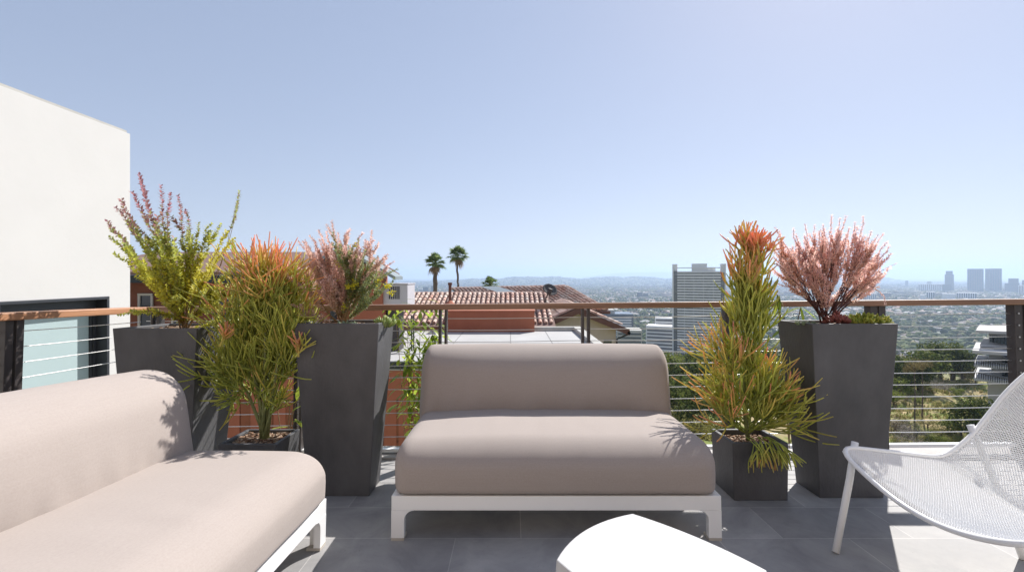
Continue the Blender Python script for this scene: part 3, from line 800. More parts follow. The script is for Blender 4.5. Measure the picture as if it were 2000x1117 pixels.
def broad(name, label, base, spots, y):
    root = thing(name, label, 'plant', base, M=TM); st = MB(); lv = MB()
    for px, py, dx, dz in spots:
        b = P(px, py, y) - base; st.tube(bez(Vector((0, 0, 0)), Vector((b.x * .4, 0, b.z * .7)), b, 8), .003, 5)
        lance(lv, b, Vector((dx, -.2, dz)).normalized(), .12, .017, .35)
    st.build('stems', M['stem_tan'], root, normals=False); lv.build('leaves', M['leaf_broad'], root, smooth=True, normals=False)
broad('leafy_plant', 'plant with long bright green leaves between the right tall planter and the railing', P(1535, 870, 3.08),
      [(1563, 600, -1, -.1), (1563, 600, .1, -1), (1563, 600, .8, -.45), (1530, 612, -.8, .05), (1520, 582, -.4, -.8), (1522, 580, .3, -.9), (1518, 575, 0, -.7), (1530, 640, -.8, -.3), (1540, 660, .8, -.2)], 3.0)
broad('leafy_plant', 'few green leaves rising behind the bushy pencil cactus in front of the railing', P(560, 890, 3.1),
      [(458, 505, 0, 1), (575, 800, .6, .5), (570, 790, -.4, .6), (580, 815, .5, -.2), (568, 830, -.6, .1), (583, 780, .2, .8), (574, 820, .9, .2)], 3.0)
# ================================================================== neighbouring houses
rnd = random.Random(5)
def part(root, name, mat, fn, bevel=0, smooth=False, normals=True):
    mb = MB(); fn(mb); return mb.build(name, mat, root, bevel=bevel, smooth=smooth, normals=normals)
def wbox(root, name, mat, x0, x1, y0, y1, z0, z1, bevel=0):
    return part(root, name, mat, lambda b: b.box(x0, x1, y0, y1, z0, z1), bevel)
Z = lambda py, D: H + (HY - py) * D / FPX
X = lambda px, D: (px - 1000) * D / FPX

# white stucco building on the left with the big dark framed frosted window
def white_building():
    xw = -4.2; root = thing('white_building', 'smooth white stucco building at the left edge with a dark framed frosted window', 'building', (0, 0, 0))
    ye = -xw * FPX / 746; zt = H + (540 - 262) * ye / FPX
    y0, y1 = -xw * FPX / 1010, -xw * FPX / 788
    zt_w = Z(578.5, y1); zb_w = -1.2
    mb = MB(); x1 = xw - 6
    def solid(a, b, c, d): mb.box(x1, xw, a, b, c, d)
    solid(-6, y0, -9, zt); solid(y1, ye, -9, zt); solid(y0, y1, zt_w, zt); solid(y0, y1, -9, zb_w)
    import bmesh
    o = mb.build('wall', M['stucco'], root)
    bm = bmesh.new(); bm.from_mesh(o.data)
    bmesh.ops.remove_doubles(bm, verts=bm.verts, dist=.0005); bm.to_mesh(o.data); bm.free()
    wr = thing('window', None, None); wr.parent = root
    mb = MB(); r = .34; t = .07
    mb.box(xw - r, xw + .012, y0, y1, zt_w - .03, zt_w); mb.box(xw - r, xw + .012, y1 - .03, y1, zb_w, zt_w - .031); mb.box(xw - r, xw + .012, y0, y0 + .03, zb_w, zt_w - .031)
    xg = xw - .13
    mb.box(xg - .04, xg + .03, y0 + .031, y1 - .031, zt_w - .16, zt_w - .0315); mb.box(xg - .04, xg + .03, y1 - .06, y1 - .031, zb_w, zt_w - .161)
    mb.box(xg - .03, xg + .02, y1 - .082, y1 - .062, zb_w, zt_w - .161)
    mb.build('window_frame', M['dark_frame'], wr, bevel=.003)
    mb = MB(); mb.box(xg - .02, xg, y0 + .032, y1 - .084, zb_w, zt_w - .162); mb.build('pane', M['frosted'], wr)
    mb = MB(); mb.box(x1 + .02, xw - .02, -5.9, ye - .02, zt + .002, zt + .03); mb.build('roof', M['parapet'], root)
white_building()

# brown roofed house behind the left planters
def brown_house():
    root = thing('brown_roofed_house', 'rust red house with low brown shingle roof behind the left planters', 'house', (0, 0, 0))
    De, Dr = 12.5, 16.5
    xl, xr = X(120, 13), X(640, De)
    a, b, c, d = Vector((xl, De, Z(531, De))), Vector((xr, De, Z(531, De))), Vector((xr - .25, Dr, Z(492, Dr))), Vector((xl, Dr, Z(492, Dr)))
    def roof(mb):
        up = Vector((0, 0, .09)); e = Vector((0, 4, Z(531, De) - Z(492, Dr)))
        vs = [a, b, c, d, c + Vector((.25, 4.0, a.z - c.z)), d + Vector((0, 4.0, a.z - d.z))]
        lo = [v - up for v in vs]
        mb.add(vs + lo, [(0, 1, 2, 3), (3, 2, 4, 5), (6, 9, 8, 7), (9, 11, 10, 8), (0, 6, 7, 1), (1, 7, 8, 2), (2, 8, 10, 4), (5, 4, 10, 11)])
    part(root, 'roof', M['brown_roof'], roof)
    wbox(root, 'fascia', M['fascia'], xl, xr - .03, De + .03, De + .12, a.z - .30, a.z - .092)
    wbox(root, 'wall', M['rust'], xl, xr - .5, De + .7, De + 7, -8, a.z - .1)
    for px in (330, 440, 545, 640):
        x = X(px, De); wbox(root, 'post', M['fascia'], x - .07, x + .07, De + .35, De + .49, -3.0, a.z - .30)
    for px0, px1 in ((275, 300), (340, 372), (420, 470)):
        w = wbox(root, 'window', M['glass_dark'], X(px0, 13.2), X(px1, 13.2), De + .66, De + .695, Z(640, 13.2), Z(575, 13.2))
        part(w, 'frame', M['cream'], lambda m: [m.box(X(q, 13.2) - .03, X(q, 13.2) + .03, De + .62, De + .658, Z(640, 13.2), Z(575, 13.2)) for q in (px0, px1)] + [m.box(X(px0, 13.2) - .03, X(px1, 13.2) + .03, De + .615, De + .657, zz_ - .03, zz_ + .03) for zz_ in (Z(640, 13.2), Z(575, 13.2))])
    wbox(root, 'beam', M['rust_bright'], xl, xr - .3, De + .2, De + .3, Z(612, De), Z(602, De))
    # right gable end with pale metal flashing
    g0, g1 = Vector((X(690, 14), 13.0, Z(480, 13.0))), Vector((X(772, 13.0), 13.0, Z(540, 13.0)))
    def gable(mb):
        l = Vector((2 * g0.x - g1.x, 13.0, g1.z)); dy = Vector((0, .9, 0)); up = Vector((0, 0, -.10))
        q = [l, g0, g1]; vs = q + [p + dy for p in q] + [p + up for p in q] + [p + dy + up for p in q]
        mb.add(vs, [(0, 1, 4, 3), (1, 2, 5, 4), (6, 9, 10, 7), (7, 10, 11, 8), (0, 6, 7, 1), (1, 7, 8, 2), (2, 8, 11, 5), (0, 3, 9, 6)])
    part(root, 'gable_roof', M['verdigris'], gable)
    part(root, 'gable_wall', M['rust_bright'], lambda m: m.prism([(2 * g0.x - g1.x + .4, -3), (g1.x - .45, -3), (g1.x - .45, g1.z + .05), (g0.x, g0.z - .16), (2 * g0.x - g1.x + .4, g1.z + .05)], 'y', 13.25, 13.85))
brown_house()

# flat roofed neighbour: pale membrane roof with kerbs, rust walls with recessed doors
def flat_house():
    root = thing('flat_roofed_house', 'rust coloured house with a pale flat roof just below the railing', 'house', (0, 0, 0))
    z = H - 2.2247; xl, xr = -8.0, 2.52; yn, yf = 12.0, 18.6
    wbox(root, 'flat_roof', M['flat_roof'], xl, xr, yn, yf, z - .25, z)
    part(root, 'roof_seam', M['seam'], lambda m: [m.box(x - .012, x + .012, yn + .05, yf - .05, z + .002, z + .006) for x in (-5.6, -3.9, -1.95, -.05, 1.35)] + [m.box(xl + .1, xr - .1, 15.2, 15.222, z + .007, z + .01)])
    part(root, 'parapet', M['parapet'], lambda m: (m.box(xr + .002, xr + .3, yn, yf + .3, z - .3, z + .16), m.box(.75, xr, yf + .002, yf + .3, z - .3, z + .16)), .01)
    wbox(root, 'wall', M['rust'], xl + .02, xr - .02, yn + .06, yf - .05, -9, z - .252)
    wbox(root, 'roof_edge', M['fascia'], xl, xr, yn - .05, yn - .002, z - .2, z - .02)
    def frames(mb):
        y = yn + .02
        mb.box(xl, xr, y, yn + .058, z - 1.02, z - .26)
        for px in (455, 500, 545, 588, 640, 700, 762, 790, 850, 930, 1010, 1090): mb.box(X(px, yn) - .16, X(px, yn) + .16, y, yn + .058, -6.5, z - 1.022)
    part(root, 'door_frame', M['rust_bright'], frames)
    for px in (478, 522, 566, 614, 670, 731, 776, 820, 890, 970):
        part(root, 'door', M['rust_recess'], lambda m: (m.box(X(px, yn) - .13, X(px, yn) + .13, yn + .03, yn + .057, z - 2.1, z - 1.06), m.box(X(px, yn) - .13, X(px, yn) + .13, yn + .03, yn + .057, -6, z - 2.16)), .01)
    return z
zr = flat_house()
# terracotta block on the roof
def roof_block():
    root = thing('rooftop_enclosure', 'terracotta painted box enclosure standing on the pale flat roof', 'enclosure', (0, 0, 0))
    D = 18.3; x0, x1 = X(870, D), X(1044, D); zt = Z(608, D)
    wbox(root, 'walls', M['rust_bright'], x0, x1, D, D + 1.0, zr + .004, zt)
    wbox(root, 'cap', M['rust_bright'], x0 - .03, x1 + .03, D - .03, D + 1.03, zt + .002, zt + .03)
roof_block()
def ac_unit():
    D = 13.4; x0, x1 = X(735, D), X(796, D); zt = Z(555.5, D); zb = Z(600, D)
    root = thing('rooftop_air_conditioner', 'boxy white air conditioning unit with dark louvres on the flat roof', 'air conditioner', ((x0 + x1) / 2, D, zr))
    w = (x1 - x0) / 2; hz = zt - zr; hb = zb - zr
    wbox(root, 'housing', M['white_box'], -w, w, 0, 1.0, hb, hz, .012)
    wbox(root, 'lid', M['white_box'], -w - .02, w + .02, -.02, 1.02, hz + .002, hz + .03)
    lv = wbox(root, 'louver_recess', M['louver'], -.1, w - .22, -.004, -.001, hb + .24, hz - .06)
    part(lv, 'slat', M['white_box'], lambda m: [m.box(-.1 + k * .055, -.088 + k * .055, -.02, -.005, hb + .24, hz - .06) for k in range(int((w - .12) / .055) + 1)])
    wbox(root, 'plinth', M['louver'], -w + .25, w - .3, .2, .8, .002, hb - .002)
    for s in (-1, 1): wbox(root, 'pipe', M['louver'], w + .08 + s * .03 - .02, w + .08 + s * .03 + .02, .3, .34, .002, hb * .8)
ac_unit()

def tile_roof(mb, O, u, v, width, length, pitch=.24, row=.40, clip=None, rad=.085, rn=None):
    rn = rn or rnd; n = u.cross(v).normalized()
    if n.z < 0: n = -n
    for i in range(int(width / pitch)):
        for k in range(int(length / row)):
            uu = (i + .5) * pitch; vv = k * row
            if clip and not clip(uu, vv + row / 2): continue
            a = O + u * (uu + rn.gauss(0, .006)) + v * vv + n * .015; b = a + v * (row * 1.12) + n * .022
            r0, r1 = rad * .84, rad * rn.uniform(.97, 1.03); vs = []
            for (c, r) in ((a, r0), (b, r1)):
                for q in range(7):
                    t = PI * q / 6; vs.append(c + u * (math.cos(t) * r) + n * (math.sin(t) * r))
            mb.add(vs + [b], [(q, q + 1, q + 8, q + 7) for q in range(6)] + [(7 + q, 8 + q, 14) for q in range(6)])
def spanish_house():
    root = thing('tile_roofed_house', 'long low house under a ridge of clay barrel tiles behind the flat roof', 'house', (0, 0, 0))
    A = W(760, 573, 24); B = W(1068, 573, 24); C = W(1078, 638, 19.6)
    u = Vector((1, 0, 0)); v = (Vector((0, C.y - B.y, C.z - B.z))); L = v.length; v.normalize()
    wd = B.x - A.x + .05
    part(root, 'roof_tiles', M['clay'], lambda m: tile_roof(m, A, u, v, wd, L, .245, .42), smooth=False, normals=False)
    part(root, 'roof_deck', M['tile_under'], lambda m: (m.add([A, A + u * wd, A + u * wd + v * L, A + v * L], [(0, 1, 2, 3)]), m.add([A, A + u * wd, A + u * wd + Vector((0, 4, L * v.z)), A + Vector((0, 4, L * v.z))], [(0, 3, 2, 1)])), normals=False)
    part(root, 'ridge_tiles', M['clay'], lambda m: [m.tube([A + u * (k * .4) + Vector((0, 0, -.02)), A + u * (k * .4 + .42) + Vector((0, 0, 0))], [.085, .10], 8) for k in range(int(wd / .4))])
    wbox(root, 'wall', M['cream'], A.x, B.x - .3, 20.1, 27.5, -9, C.z - .08)
spanish_house()
def hip_house():
    root = thing('tile_roofed_house', 'house with a hipped clay tile roof running down to the right', 'house', (0, 0, 0))
    A = W(882, 563.5, 33); B = W(1107, 559, 30); Cc = W(1192, 607, 26.5)
    v = (Cc - B); L = v.length; v.normalize(); u = (B - A); wd = u.length; u.normalize()
    part(root, 'roof_tiles', M['clay'], lambda m: tile_roof(m, A, u, v, wd + .05, L, .30, .42, rad=.1), normals=False)
    E = A + v * L; F = B + v * L; G = B + Vector((2.6, 6.5, -2.2)); Hh = A + Vector((1, 7, -2.2))
    part(root, 'roof_deck', M['tile_under'], lambda m: (m.add([A, B, F, E], [(3, 2, 1, 0)]), m.add([B, F, G], [(0, 1, 2)]), m.add([A, B, G, Hh], [(0, 1, 2, 3)]), m.add([A - Vector((0, 0, .02)), E - Vector((.4, 0, .02)), Hh], [(0, 1, 2)])), normals=False)
    part(root, 'ridge_tiles', M['clay'], lambda m: ([m.tube([A + u * (k * .4), A + u * (k * .4 + .42)], [.095, .11], 8) for k in range(int(wd / .4))], [m.tube([B + v * (k * .4), B + v * (k * .4 + .42)], [.09, .105], 8) for k in range(int(L / .4))]))
    part(root, 'eave', M['brown_barge'], lambda m: m.tube([E - Vector((0, 0, .1)), F - Vector((0, 0, .1))], .09, 6))
    sk = W(968, 566, 30.3)
    part(root, 'skylight', M['skylight'], lambda m: m.add([sk + u * -.95 - v * .35 + Vector((0, 0, .12)), sk + u * .3 - v * .35 + Vector((0, 0, .12)), sk + u * 1.0 + v * .8 + Vector((0, 0, .12)), sk + u * -.25 + v * .8 + Vector((0, 0, .12))], [(3, 2, 1, 0)]))
    part(root, 'wall', M['cream'], lambda m: m.prism([(E.x + 1.2, E.y + .8), (F.x - .7, F.y + .5), (G.x - .4, G.y - 1), (Hh.x, Hh.y - 1)], 'z', -10, F.z - .05))
    for px, py, D in ((1012, 566, 31.3), (1124, 590, 27.9)):
        c = W(px, py, D)
        part(root, 'roof_vent', M['verdigris'], lambda m: m.prism([(c.x - .45, c.z - .28), (c.x + .45, c.z - .28), (c.x + .2, c.z), (c.x - .2, c.z)], 'y', c.y - .3, c.y + .3))
hip_house()
def gable_house():
    root = thing('gabled_house', 'cream house with brown gable end and gutter pipe right of the flat roof', 'house', (0, 0, 0))
    D = 20.6; ap = W(1130, 601, D); le = W(1049, 636, D); re = W(1230, 643.5, D); dy = Vector((0, 7, 0)); dn = Vector((0, 0, -.28))
    def barge(mb):
        for a, b in ((le, ap), (ap, re)):
            q = [a, b, b + dn, a + dn]; mb.add(q + [p + Vector((0, .06, 0)) for p in q], [(0, 1, 2, 3), (7, 6, 5, 4), (0, 4, 5, 1), (3, 2, 6, 7), (0, 3, 7, 4), (1, 5, 6, 2)])
    part(root, 'barge_board', M['brown_barge'], barge)
    part(root, 'soffit', M['brown_barge'], lambda m: (m.add([le + Vector((0, .062, -.2)), ap + Vector((0, .062, -.2)), ap + dy + Vector((0, 0, -.2)), le + dy + Vector((0, 0, -.2))], [(0, 1, 2, 3)]), m.add([ap + Vector((0, .062, -.2)), re + Vector((0, .062, -.2)), re + dy + Vector((0, 0, -.2)), ap + dy + Vector((0, 0, -.2))], [(0, 1, 2, 3)])))
    up = Vector((0, 0, .02))
    def deck(m):
        m.add([le + up, ap + up, ap + dy + up, le + dy + up], [(3, 2, 1, 0)]); m.add([ap + up, re + up, re + dy + up, ap + dy + up], [(3, 2, 1, 0)])
    part(root, 'roof_deck', M['tile_under'], deck)
    vl = (le - ap).normalized(); vr = (re - ap).normalized(); yy = Vector((0, 1, 0))
    part(root, 'roof_tiles', M['clay'], lambda m: (tile_roof(m, ap + up, yy, vl, 7, (le - ap).length, .25, .42), tile_roof(m, ap + up, yy, vr, 7, (re - ap).length, .25, .42)), normals=False)
    zz = lambda x: (ap.z + (re.z - ap.z) * (x - ap.x) / (re.x - ap.x) if x > ap.x else ap.z + (le.z - ap.z) * (ap.x - x) / (ap.x - le.x)) - .22
    xr = X(1203, D + .5); xl = le.x + .25
    part(root, 'wall', M['cream'], lambda m: m.prism([(xl, -9), (xr, -9), (xr, zz(xr)), (ap.x, zz(ap.x)), (xl, zz(xl))], 'y', D + .5, D + 6.5))
    wbox(root, 'window', M['glass_dark'], X(1183, D), X(1199, D), D + .46, D + .498, -2.9, Z(667, D))
    g = W(1227, 648, D + .1); e = W(1205, 662, D + .3)
    part(root, 'gutter_pipe', M['fascia'], lambda m: m.tube([g, g + Vector((0, .05, -.12)), e, e + Vector((0, .05, -4))], .045, 8))
    part(root, 'gutter', M['fascia'], lambda m: m.tube([re + Vector((-.03, 0, -.16)), re + dy + Vector((-.03, 0, -.16))], .08, 8))
gable_house()
def vent():
    D = 22.4; c = W(879, 592, D); t = W(878.5, 553, D)
    root = thing('vent_pipe', 'slim rusty vent pipe standing on the clay tiles', 'pipe', c)
    part(root, 'pipe', M['pipe'], lambda m: m.tube([(0, 0, -.1), (0, 0, t.z - c.z)], .075, 10)); part(root, 'cap', M['pipe'], lambda m: m.tube([(0, 0, t.z - c.z - .10), (0, 0, t.z - c.z + .03)], .105, 10))
    part(root, 'flashing', M['rust_bright'], lambda m: m.tube([(0, -.05, -.1), (0, 0, .12)], [.32, .09], 10))
vent()
def dish():
    D = 22.2; c = W(1073, 567, D); f = W(1066, 592, D)
    root = thing('satellite_dish', 'dark grey oval satellite dish on the end of the tile roof', 'satellite dish', f)
    ax = Vector((.45, -.75, .62)).normalized(); q = ax.to_track_quat('Z', 'Y').to_matrix().to_4x4(); q.translation = c - f
    vs = [(0, 0, 0)]; fs = []
    for r in range(1, 6):
        for k in range(24):
            a = 2 * PI * k / 24; rr = r / 5; vs.append((.40 * rr * math.cos(a), .33 * rr * math.sin(a), .09 * rr * rr))
    for k in range(24): fs.append((0, 1 + k, 1 + (k + 1) % 24))
    for r in range(4):
        for k in range(24): fs.append((1 + r * 24 + k, 1 + (r + 1) * 24 + k, 1 + (r + 1) * 24 + (k + 1) % 24, 1 + r * 24 + (k + 1) % 24))
    mb = MB(); mb.add([q @ Vector(p) for p in vs], fs); o = mb.build('reflector', M['dish'], root, smooth=True)
    s = o.modifiers.new('solid', 'SOLIDIFY'); s.thickness = .02
    cc = c - f
    part(root, 'mast', M['louver'], lambda m: m.tube([(0, 0, -.15), (0, 0, .2), cc - ax * .05], .03, 8))
    part(root, 'feed_arm', M['louver'], lambda m: m.tube([cc - Vector((0, 0, .3)), cc + ax * .45 + Vector((-.2, 0, -.32))], .02, 6))
    part(root, 'feed_horn', M['louver'], lambda m: m.tube([cc + ax * .45 + Vector((-.25, 0, -.42)), cc + ax * .5 + Vector((-.18, 0, -.2))], .11, 10))
dish()

# ================================================================== palms
M['frond'] = leaf_mat('fan_palm_frond', [(0, (.09, .15, .05)), (.6, (.18, .26, .09)), (1, (.34, .37, .14))], .45, .3, .4, False)
M['dead_frond'] = leaf_mat('dead_palm_frond', [(0, (.26, .17, .10)), (1, (.48, .35, .23))], .25, .3, .8, False)
M['palm_trunk'] = surf('palm_trunk', (.14, .1, .08), .9, .3, 3, .6, 12, stretch=(1, 1, 6))
def fan_palm(label, px, pyc, pyb, D, rad, rt, skirt=True, nf=46):
    c = W(px, pyc, D); g = min(-6.0, W(px, pyb, D).z - 4)
    root = thing('fan_palm', label, 'palm tree', (c.x, D, g)); hz = c.z - g
    part(root, 'trunk', M['palm_trunk'], lambda m: m.tube([(rnd.gauss(0, .05), 0, hz * k / 16) for k in range(17)], [rt * (1.5 - .55 * k / 16) * rnd.uniform(.88, 1.15) for k in range(17)], 10))
    def fan(mb, d, L, blades=11, drop=.25):
        p0 = Vector((0, 0, hz)); e = p0 + d * L * .5
        side = d.cross(Vector((0, 0, 1))); side = side.normalized() if side.length > .01 else Vector((1, 0, 0)); nn = side.cross(d)
        mb.tube([p0, e], .02, 3)
        for k in range(blades):
            a = (k / (blades - 1) - .5) * 2.6; bd = (d * math.cos(a) + side * math.sin(a)).normalized(); l = L * .62 * (1 - .25 * abs(a) / 1.3)
            w = nn.cross(bd).normalized() * .07 * L / 1.5; t = e + bd * l + Vector((0, 0, -drop * l * (.6 + rnd.random())))
            mb.add([e, e + bd * l * .5 + w, t, e + bd * l * .5 - w], [(0, 1, 2, 3)])
    cr = MB()
    for k in range(nf):
        az = rnd.random() * 6.283; el = rnd.uniform(-.55, 1.45); fan(cr, Vector((math.cos(az) * math.cos(el), math.sin(az) * math.cos(el), math.sin(el))), rad * rnd.uniform(.85, 1.1))
    cr.build('crown', M['frond'], root, normals=False)
    if skirt:
        sk = MB()
        for k in range(26):
            az = rnd.random() * 6.283; el = rnd.uniform(-1.45, -.75); fan(sk, Vector((math.cos(az) * math.cos(el), math.sin(az) * math.cos(el), math.sin(el))), rad * rnd.uniform(.5, .95), 8, .5)
        sk.build('dead_skirt', M['dead_frond'], root, normals=False)
fan_palm('stout fan palm with ragged brown skirt, left of two behind the tile roof', 850, 515, 575, 85, 2.25, .33, True, 60)
fan_palm('taller slim fan palm on thin bare trunk, right of two behind the tile roof', 894, 500, 565, 85, 2.15, .17, True, 60)
fan_palm('top of a low fan palm peeping over the tile roof by the skylight', 956, 557, 575, 42, .95, .1, False, 44)
# ================================================================== terrain
rng = np.random.default_rng(3)
def ground(x, y):
    x = np.asarray(x, float); y = np.asarray(y, float)
    r = np.sqrt(x * x + y * y) * .55 + np.abs(y) * .45
    z = np.interp(r, [0, 6, 10, 20, 45, 100, 150, 220, 350, 483, 700, 850, 1000, 4000, 9000, 30000], [-4.2, -5, -7, -11, -18, -24, -30, -46, -67, -83, -104, -114, -117, -119, -117, -117])
    near = np.clip((r - 12) / 30, 0, 1) * np.clip((420 - r) / 300, 0, 1)
    z = z + near * (1.6 * np.sin(x * .11 + .7 * np.sin(y * .06)) + 1.1 * np.sin(y * .17 + x * .05) + .5 * np.sin(x * .41 + y * .33))
    az = x / np.maximum(y, 1)
    # low hills across the basin and the far peninsula
    wob = .75 + .13 * np.sin(az * 31) + .08 * np.sin(az * 67 + 1) + .05 * np.sin(az * 140 + 2)
    h1 = 112 * np.exp(-((y - 8600) / 1500) ** 2) * wob * 1.12 * (1 / (1 + np.exp(-(az + .12) * 26))) * (1 / (1 + np.exp((az - .52) * 22)))
    h2 = 318 * np.exp(-((y - 19000) / 1500) ** 2) * (1 / (1 + np.exp(-(az - .185) * 38))) * (1 / (1 + np.exp((az - .46) * 24))) * (1 + .03 * np.sin(az * 40))
    h3 = 95 * np.exp(-((y - 10500) / 1200) ** 2) * (1 / (1 + np.exp(-(az - .70) * 60))) * (1 / (1 + np.exp((az - .845) * 90))) * (1 + .04 * np.sin(az * 80))
    return z + h1 + h2 + h3 + H
def terrain():
    na, nr = 260, 250
    az = np.tan(np.linspace(math.radians(-58), math.radians(58), na)); rr = np.concatenate([[-30], np.geomspace(3.6, 24000, nr - 1)])
    A, R = np.meshgrid(az, rr); X_ = A * np.maximum(np.abs(R), 8) * np.where(R < 0, 5, 1); Y_ = R
    Zt = ground(X_, np.maximum(Y_, 0))
    v = np.stack([X_, Y_, Zt], -1).reshape(-1, 3)
    i = np.arange(nr - 1)[:, None] * na + np.arange(na - 1)[None]
    f = np.stack([i, i + 1, i + na + 1, i + na], -1).reshape(-1, 4)
    me = bpy.data.meshes.new('terrain'); me.from_pydata(v.tolist(), [], f.tolist()); me.polygons.foreach_set('use_smooth', [True] * len(me.polygons))
    m, nt, b = new_mat('hillside_and_basin')
    geo = N(nt, 'ShaderNodeNewGeometry')
    n1 = N(nt, 'ShaderNodeTexNoise', Scale=.16, Detail=9.0, Roughness=.75); lk(nt, geo, 'Position', n1, 'Vector')
    hill = ramp(nt, [(.32, (.07, .095, .025)), (.45, (.17, .2, .05)), (.53, (.30, .25, .12)), (.66, (.42, .32, .18))]); lk(nt, n1, 'Fac', hill, 'Fac')
    v1 = N(nt, 'ShaderNodeTexVoronoi', Scale=.022); lk(nt, geo, 'Position', v1, 'Vector')
    sp = N(nt, 'ShaderNodeSeparateColor'); lk(nt, v1, 'Color', sp, 'Color')
    cells = ramp(nt, [(0, (.05, .07, .035)), (.5, (.09, .10, .06)), (.72, (.16, .15, .13)), (.86, (.28, .27, .26)), (.93, (.17, .13, .11)), (1, (.36, .35, .34))]); cells.color_ramp.interpolation = 'CONSTANT'
    lk(nt, sp, 0, cells, 'Fac')
    n2 = N(nt, 'ShaderNodeTexNoise', Scale=.0012, Detail=5.0); lk(nt, geo, 'Position', n2, 'Vector')
    tone = ramp(nt, [(.35, (.7, .78, .7)), (.65, (1.2, 1.12, 1.1))]); lk(nt, n2, 'Fac', tone, 'Fac')
    mm = N(nt, 'ShaderNodeMix', data_type='RGBA', blend_type='MULTIPLY'); mm.inputs[0].default_value = 1
    nt.links.new(cells.outputs['Color'], mm.inputs[6]); nt.links.new(tone.outputs['Color'], mm.inputs[7])
    sx = N(nt, 'ShaderNodeSeparateXYZ'); lk(nt, geo, 'Position', sx, 'Vector')
    mr = N(nt, 'ShaderNodeMapRange'); mr.inputs[1].default_value = 250; mr.inputs[2].default_value = 600; lk(nt, sx, 'Y', mr, 0)
    # the hills across the basin are scrub, not streets
    hz = N(nt, 'ShaderNodeMapRange'); hz.inputs[1].default_value = -105; hz.inputs[2].default_value = -60; lk(nt, sx, 'Z', hz, 0)
    fy = N(nt, 'ShaderNodeMath', operation='GREATER_THAN'); fy.inputs[1].default_value = 3000; lk(nt, sx, 'Y', fy, 0)
    hm = N(nt, 'ShaderNodeMath', operation='MULTIPLY'); lk(nt, hz, 0, hm, 0); lk(nt, fy, 0, hm, 1)
    hm2 = N(nt, 'ShaderNodeMath', operation='MULTIPLY'); hm2.inputs[1].default_value = .75; lk(nt, hm, 0, hm2, 0)
    mh = N(nt, 'ShaderNodeMix', data_type='RGBA'); lk(nt, hm2, 0, mh, 0); nt.links.new(mm.outputs[2], mh.inputs[6]); mh.inputs[7].default_value = (.11, .11, .065, 1)
    mx = N(nt, 'ShaderNodeMix', data_type='RGBA'); lk(nt, mr, 0, mx, 0); nt.links.new(hill.outputs['Color'], mx.inputs[6]); nt.links.new(mh.outputs[2], mx.inputs[7])
    nt.links.new(mx.outputs[2], b.inputs['Base Color']); b.inputs['Roughness'].default_value = .95; b.inputs['Specular IOR Level'].default_value = .1
    me.materials.append(m); o = bpy.data.objects.new('terrain', me); COL.objects.link(o); tag(o, kind='structure')
terrain()

# ================================================================== trees and shrubs of the hillside
def tree_leaf(name, a, b_, c):
    return leaf_mat(name, [(0, a), (.6, b_), (1, c)], .4, .35, .75, False, .12)
M['tree_dark'] = tree_leaf('dark_tree_leaves', (.045, .065, .02), (.09, .12, .03), (.19, .2, .05))
M['tree_mid'] = tree_leaf('mid_tree_leaves', (.09, .12, .025), (.19, .23, .04), (.34, .35, .07))
M['tree_olive'] = tree_leaf('olive_bush_leaves', (.16, .16, .045), (.29, .27, .08), (.42, .37, .14))
M['tree_grey'] = tree_leaf('grey_brush_twigs', (.15, .13, .11), (.24, .21, .18), (.34, .31, .27))
M['tree_brown'] = tree_leaf('brown_brush_leaves', (.10, .075, .035), (.19, .15, .065), (.3, .25, .11))
M['bark'] = surf('tree_bark', (.12, .09, .07), .9, .3, 4, .4, 20)
def crown_mesh(name, mat, lobes, per, size, seed, sq=.8, spread=.36):
    r = random.Random(seed); mb = MB()
    for l in range(lobes):
        a = r.random() * 6.283; q = r.random() ** .5 * spread; c = Vector((math.cos(a) * q, math.sin(a) * q, .62 + r.uniform(-.30, .30) * sq)); R = r.uniform(.12, .2)
        for k in range(per):
            d = Vector((r.gauss(0, 1), r.gauss(0, 1), r.gauss(0, 1))).normalized(); p = c + d * R * (.55 + .5 * r.random())
            n = (d + Vector((r.gauss(0, .5), r.gauss(0, .5), r.gauss(0, .5) + .3))).normalized(); t = n.orthogonal().normalized(); t = Matrix.Rotation(r.random() * 6.28, 3, n) @ t; s = n.cross(t); z = size * r.uniform(.6, 1.3)
            mb.add([p - t * z, p + s * z * .6, p + t * z, p - s * z * .6], [(0, 1, 2, 3)])
    return mb.mesh(name, mat)
def trunk_mesh(name, seed, lim=5):
    r = random.Random(seed); mb = MB(); mb.tube([(0, 0, -.08), (.01, 0, .2), (r.uniform(-.03, .03), 0, .5)], [.04, .032, .02], 7)
    for k in range(lim):
        a = 6.28 * k / lim + r.random(); b = Vector((0, 0, r.uniform(.22, .45))); mb.tube([b, b + Vector((math.cos(a) * .12, math.sin(a) * .12, .13)), b + Vector((math.cos(a) * .24, math.sin(a) * .24, .3))], [.018, .012, .005], 5)
    return mb.mesh(name, M['bark'])
TR = {}
for kind, mat, lobes, per, size, n_ in (('dark', 'tree_dark', 20, 95, .028, 3), ('mid', 'tree_mid', 18, 90, .028, 2), ('olive', 'tree_olive', 16, 80, .026, 2), ('grey', 'tree_grey', 15, 90, .017, 2), ('brown', 'tree_brown', 16, 85, .022, 2)):
    TR[kind] = [(crown_mesh('crown', M[mat], lobes, per, size, 100 + 7 * q + len(kind), .8 if kind in ('dark', 'mid') else .6), trunk_mesh('trunk', 40 + q)) for q in range(n_)]
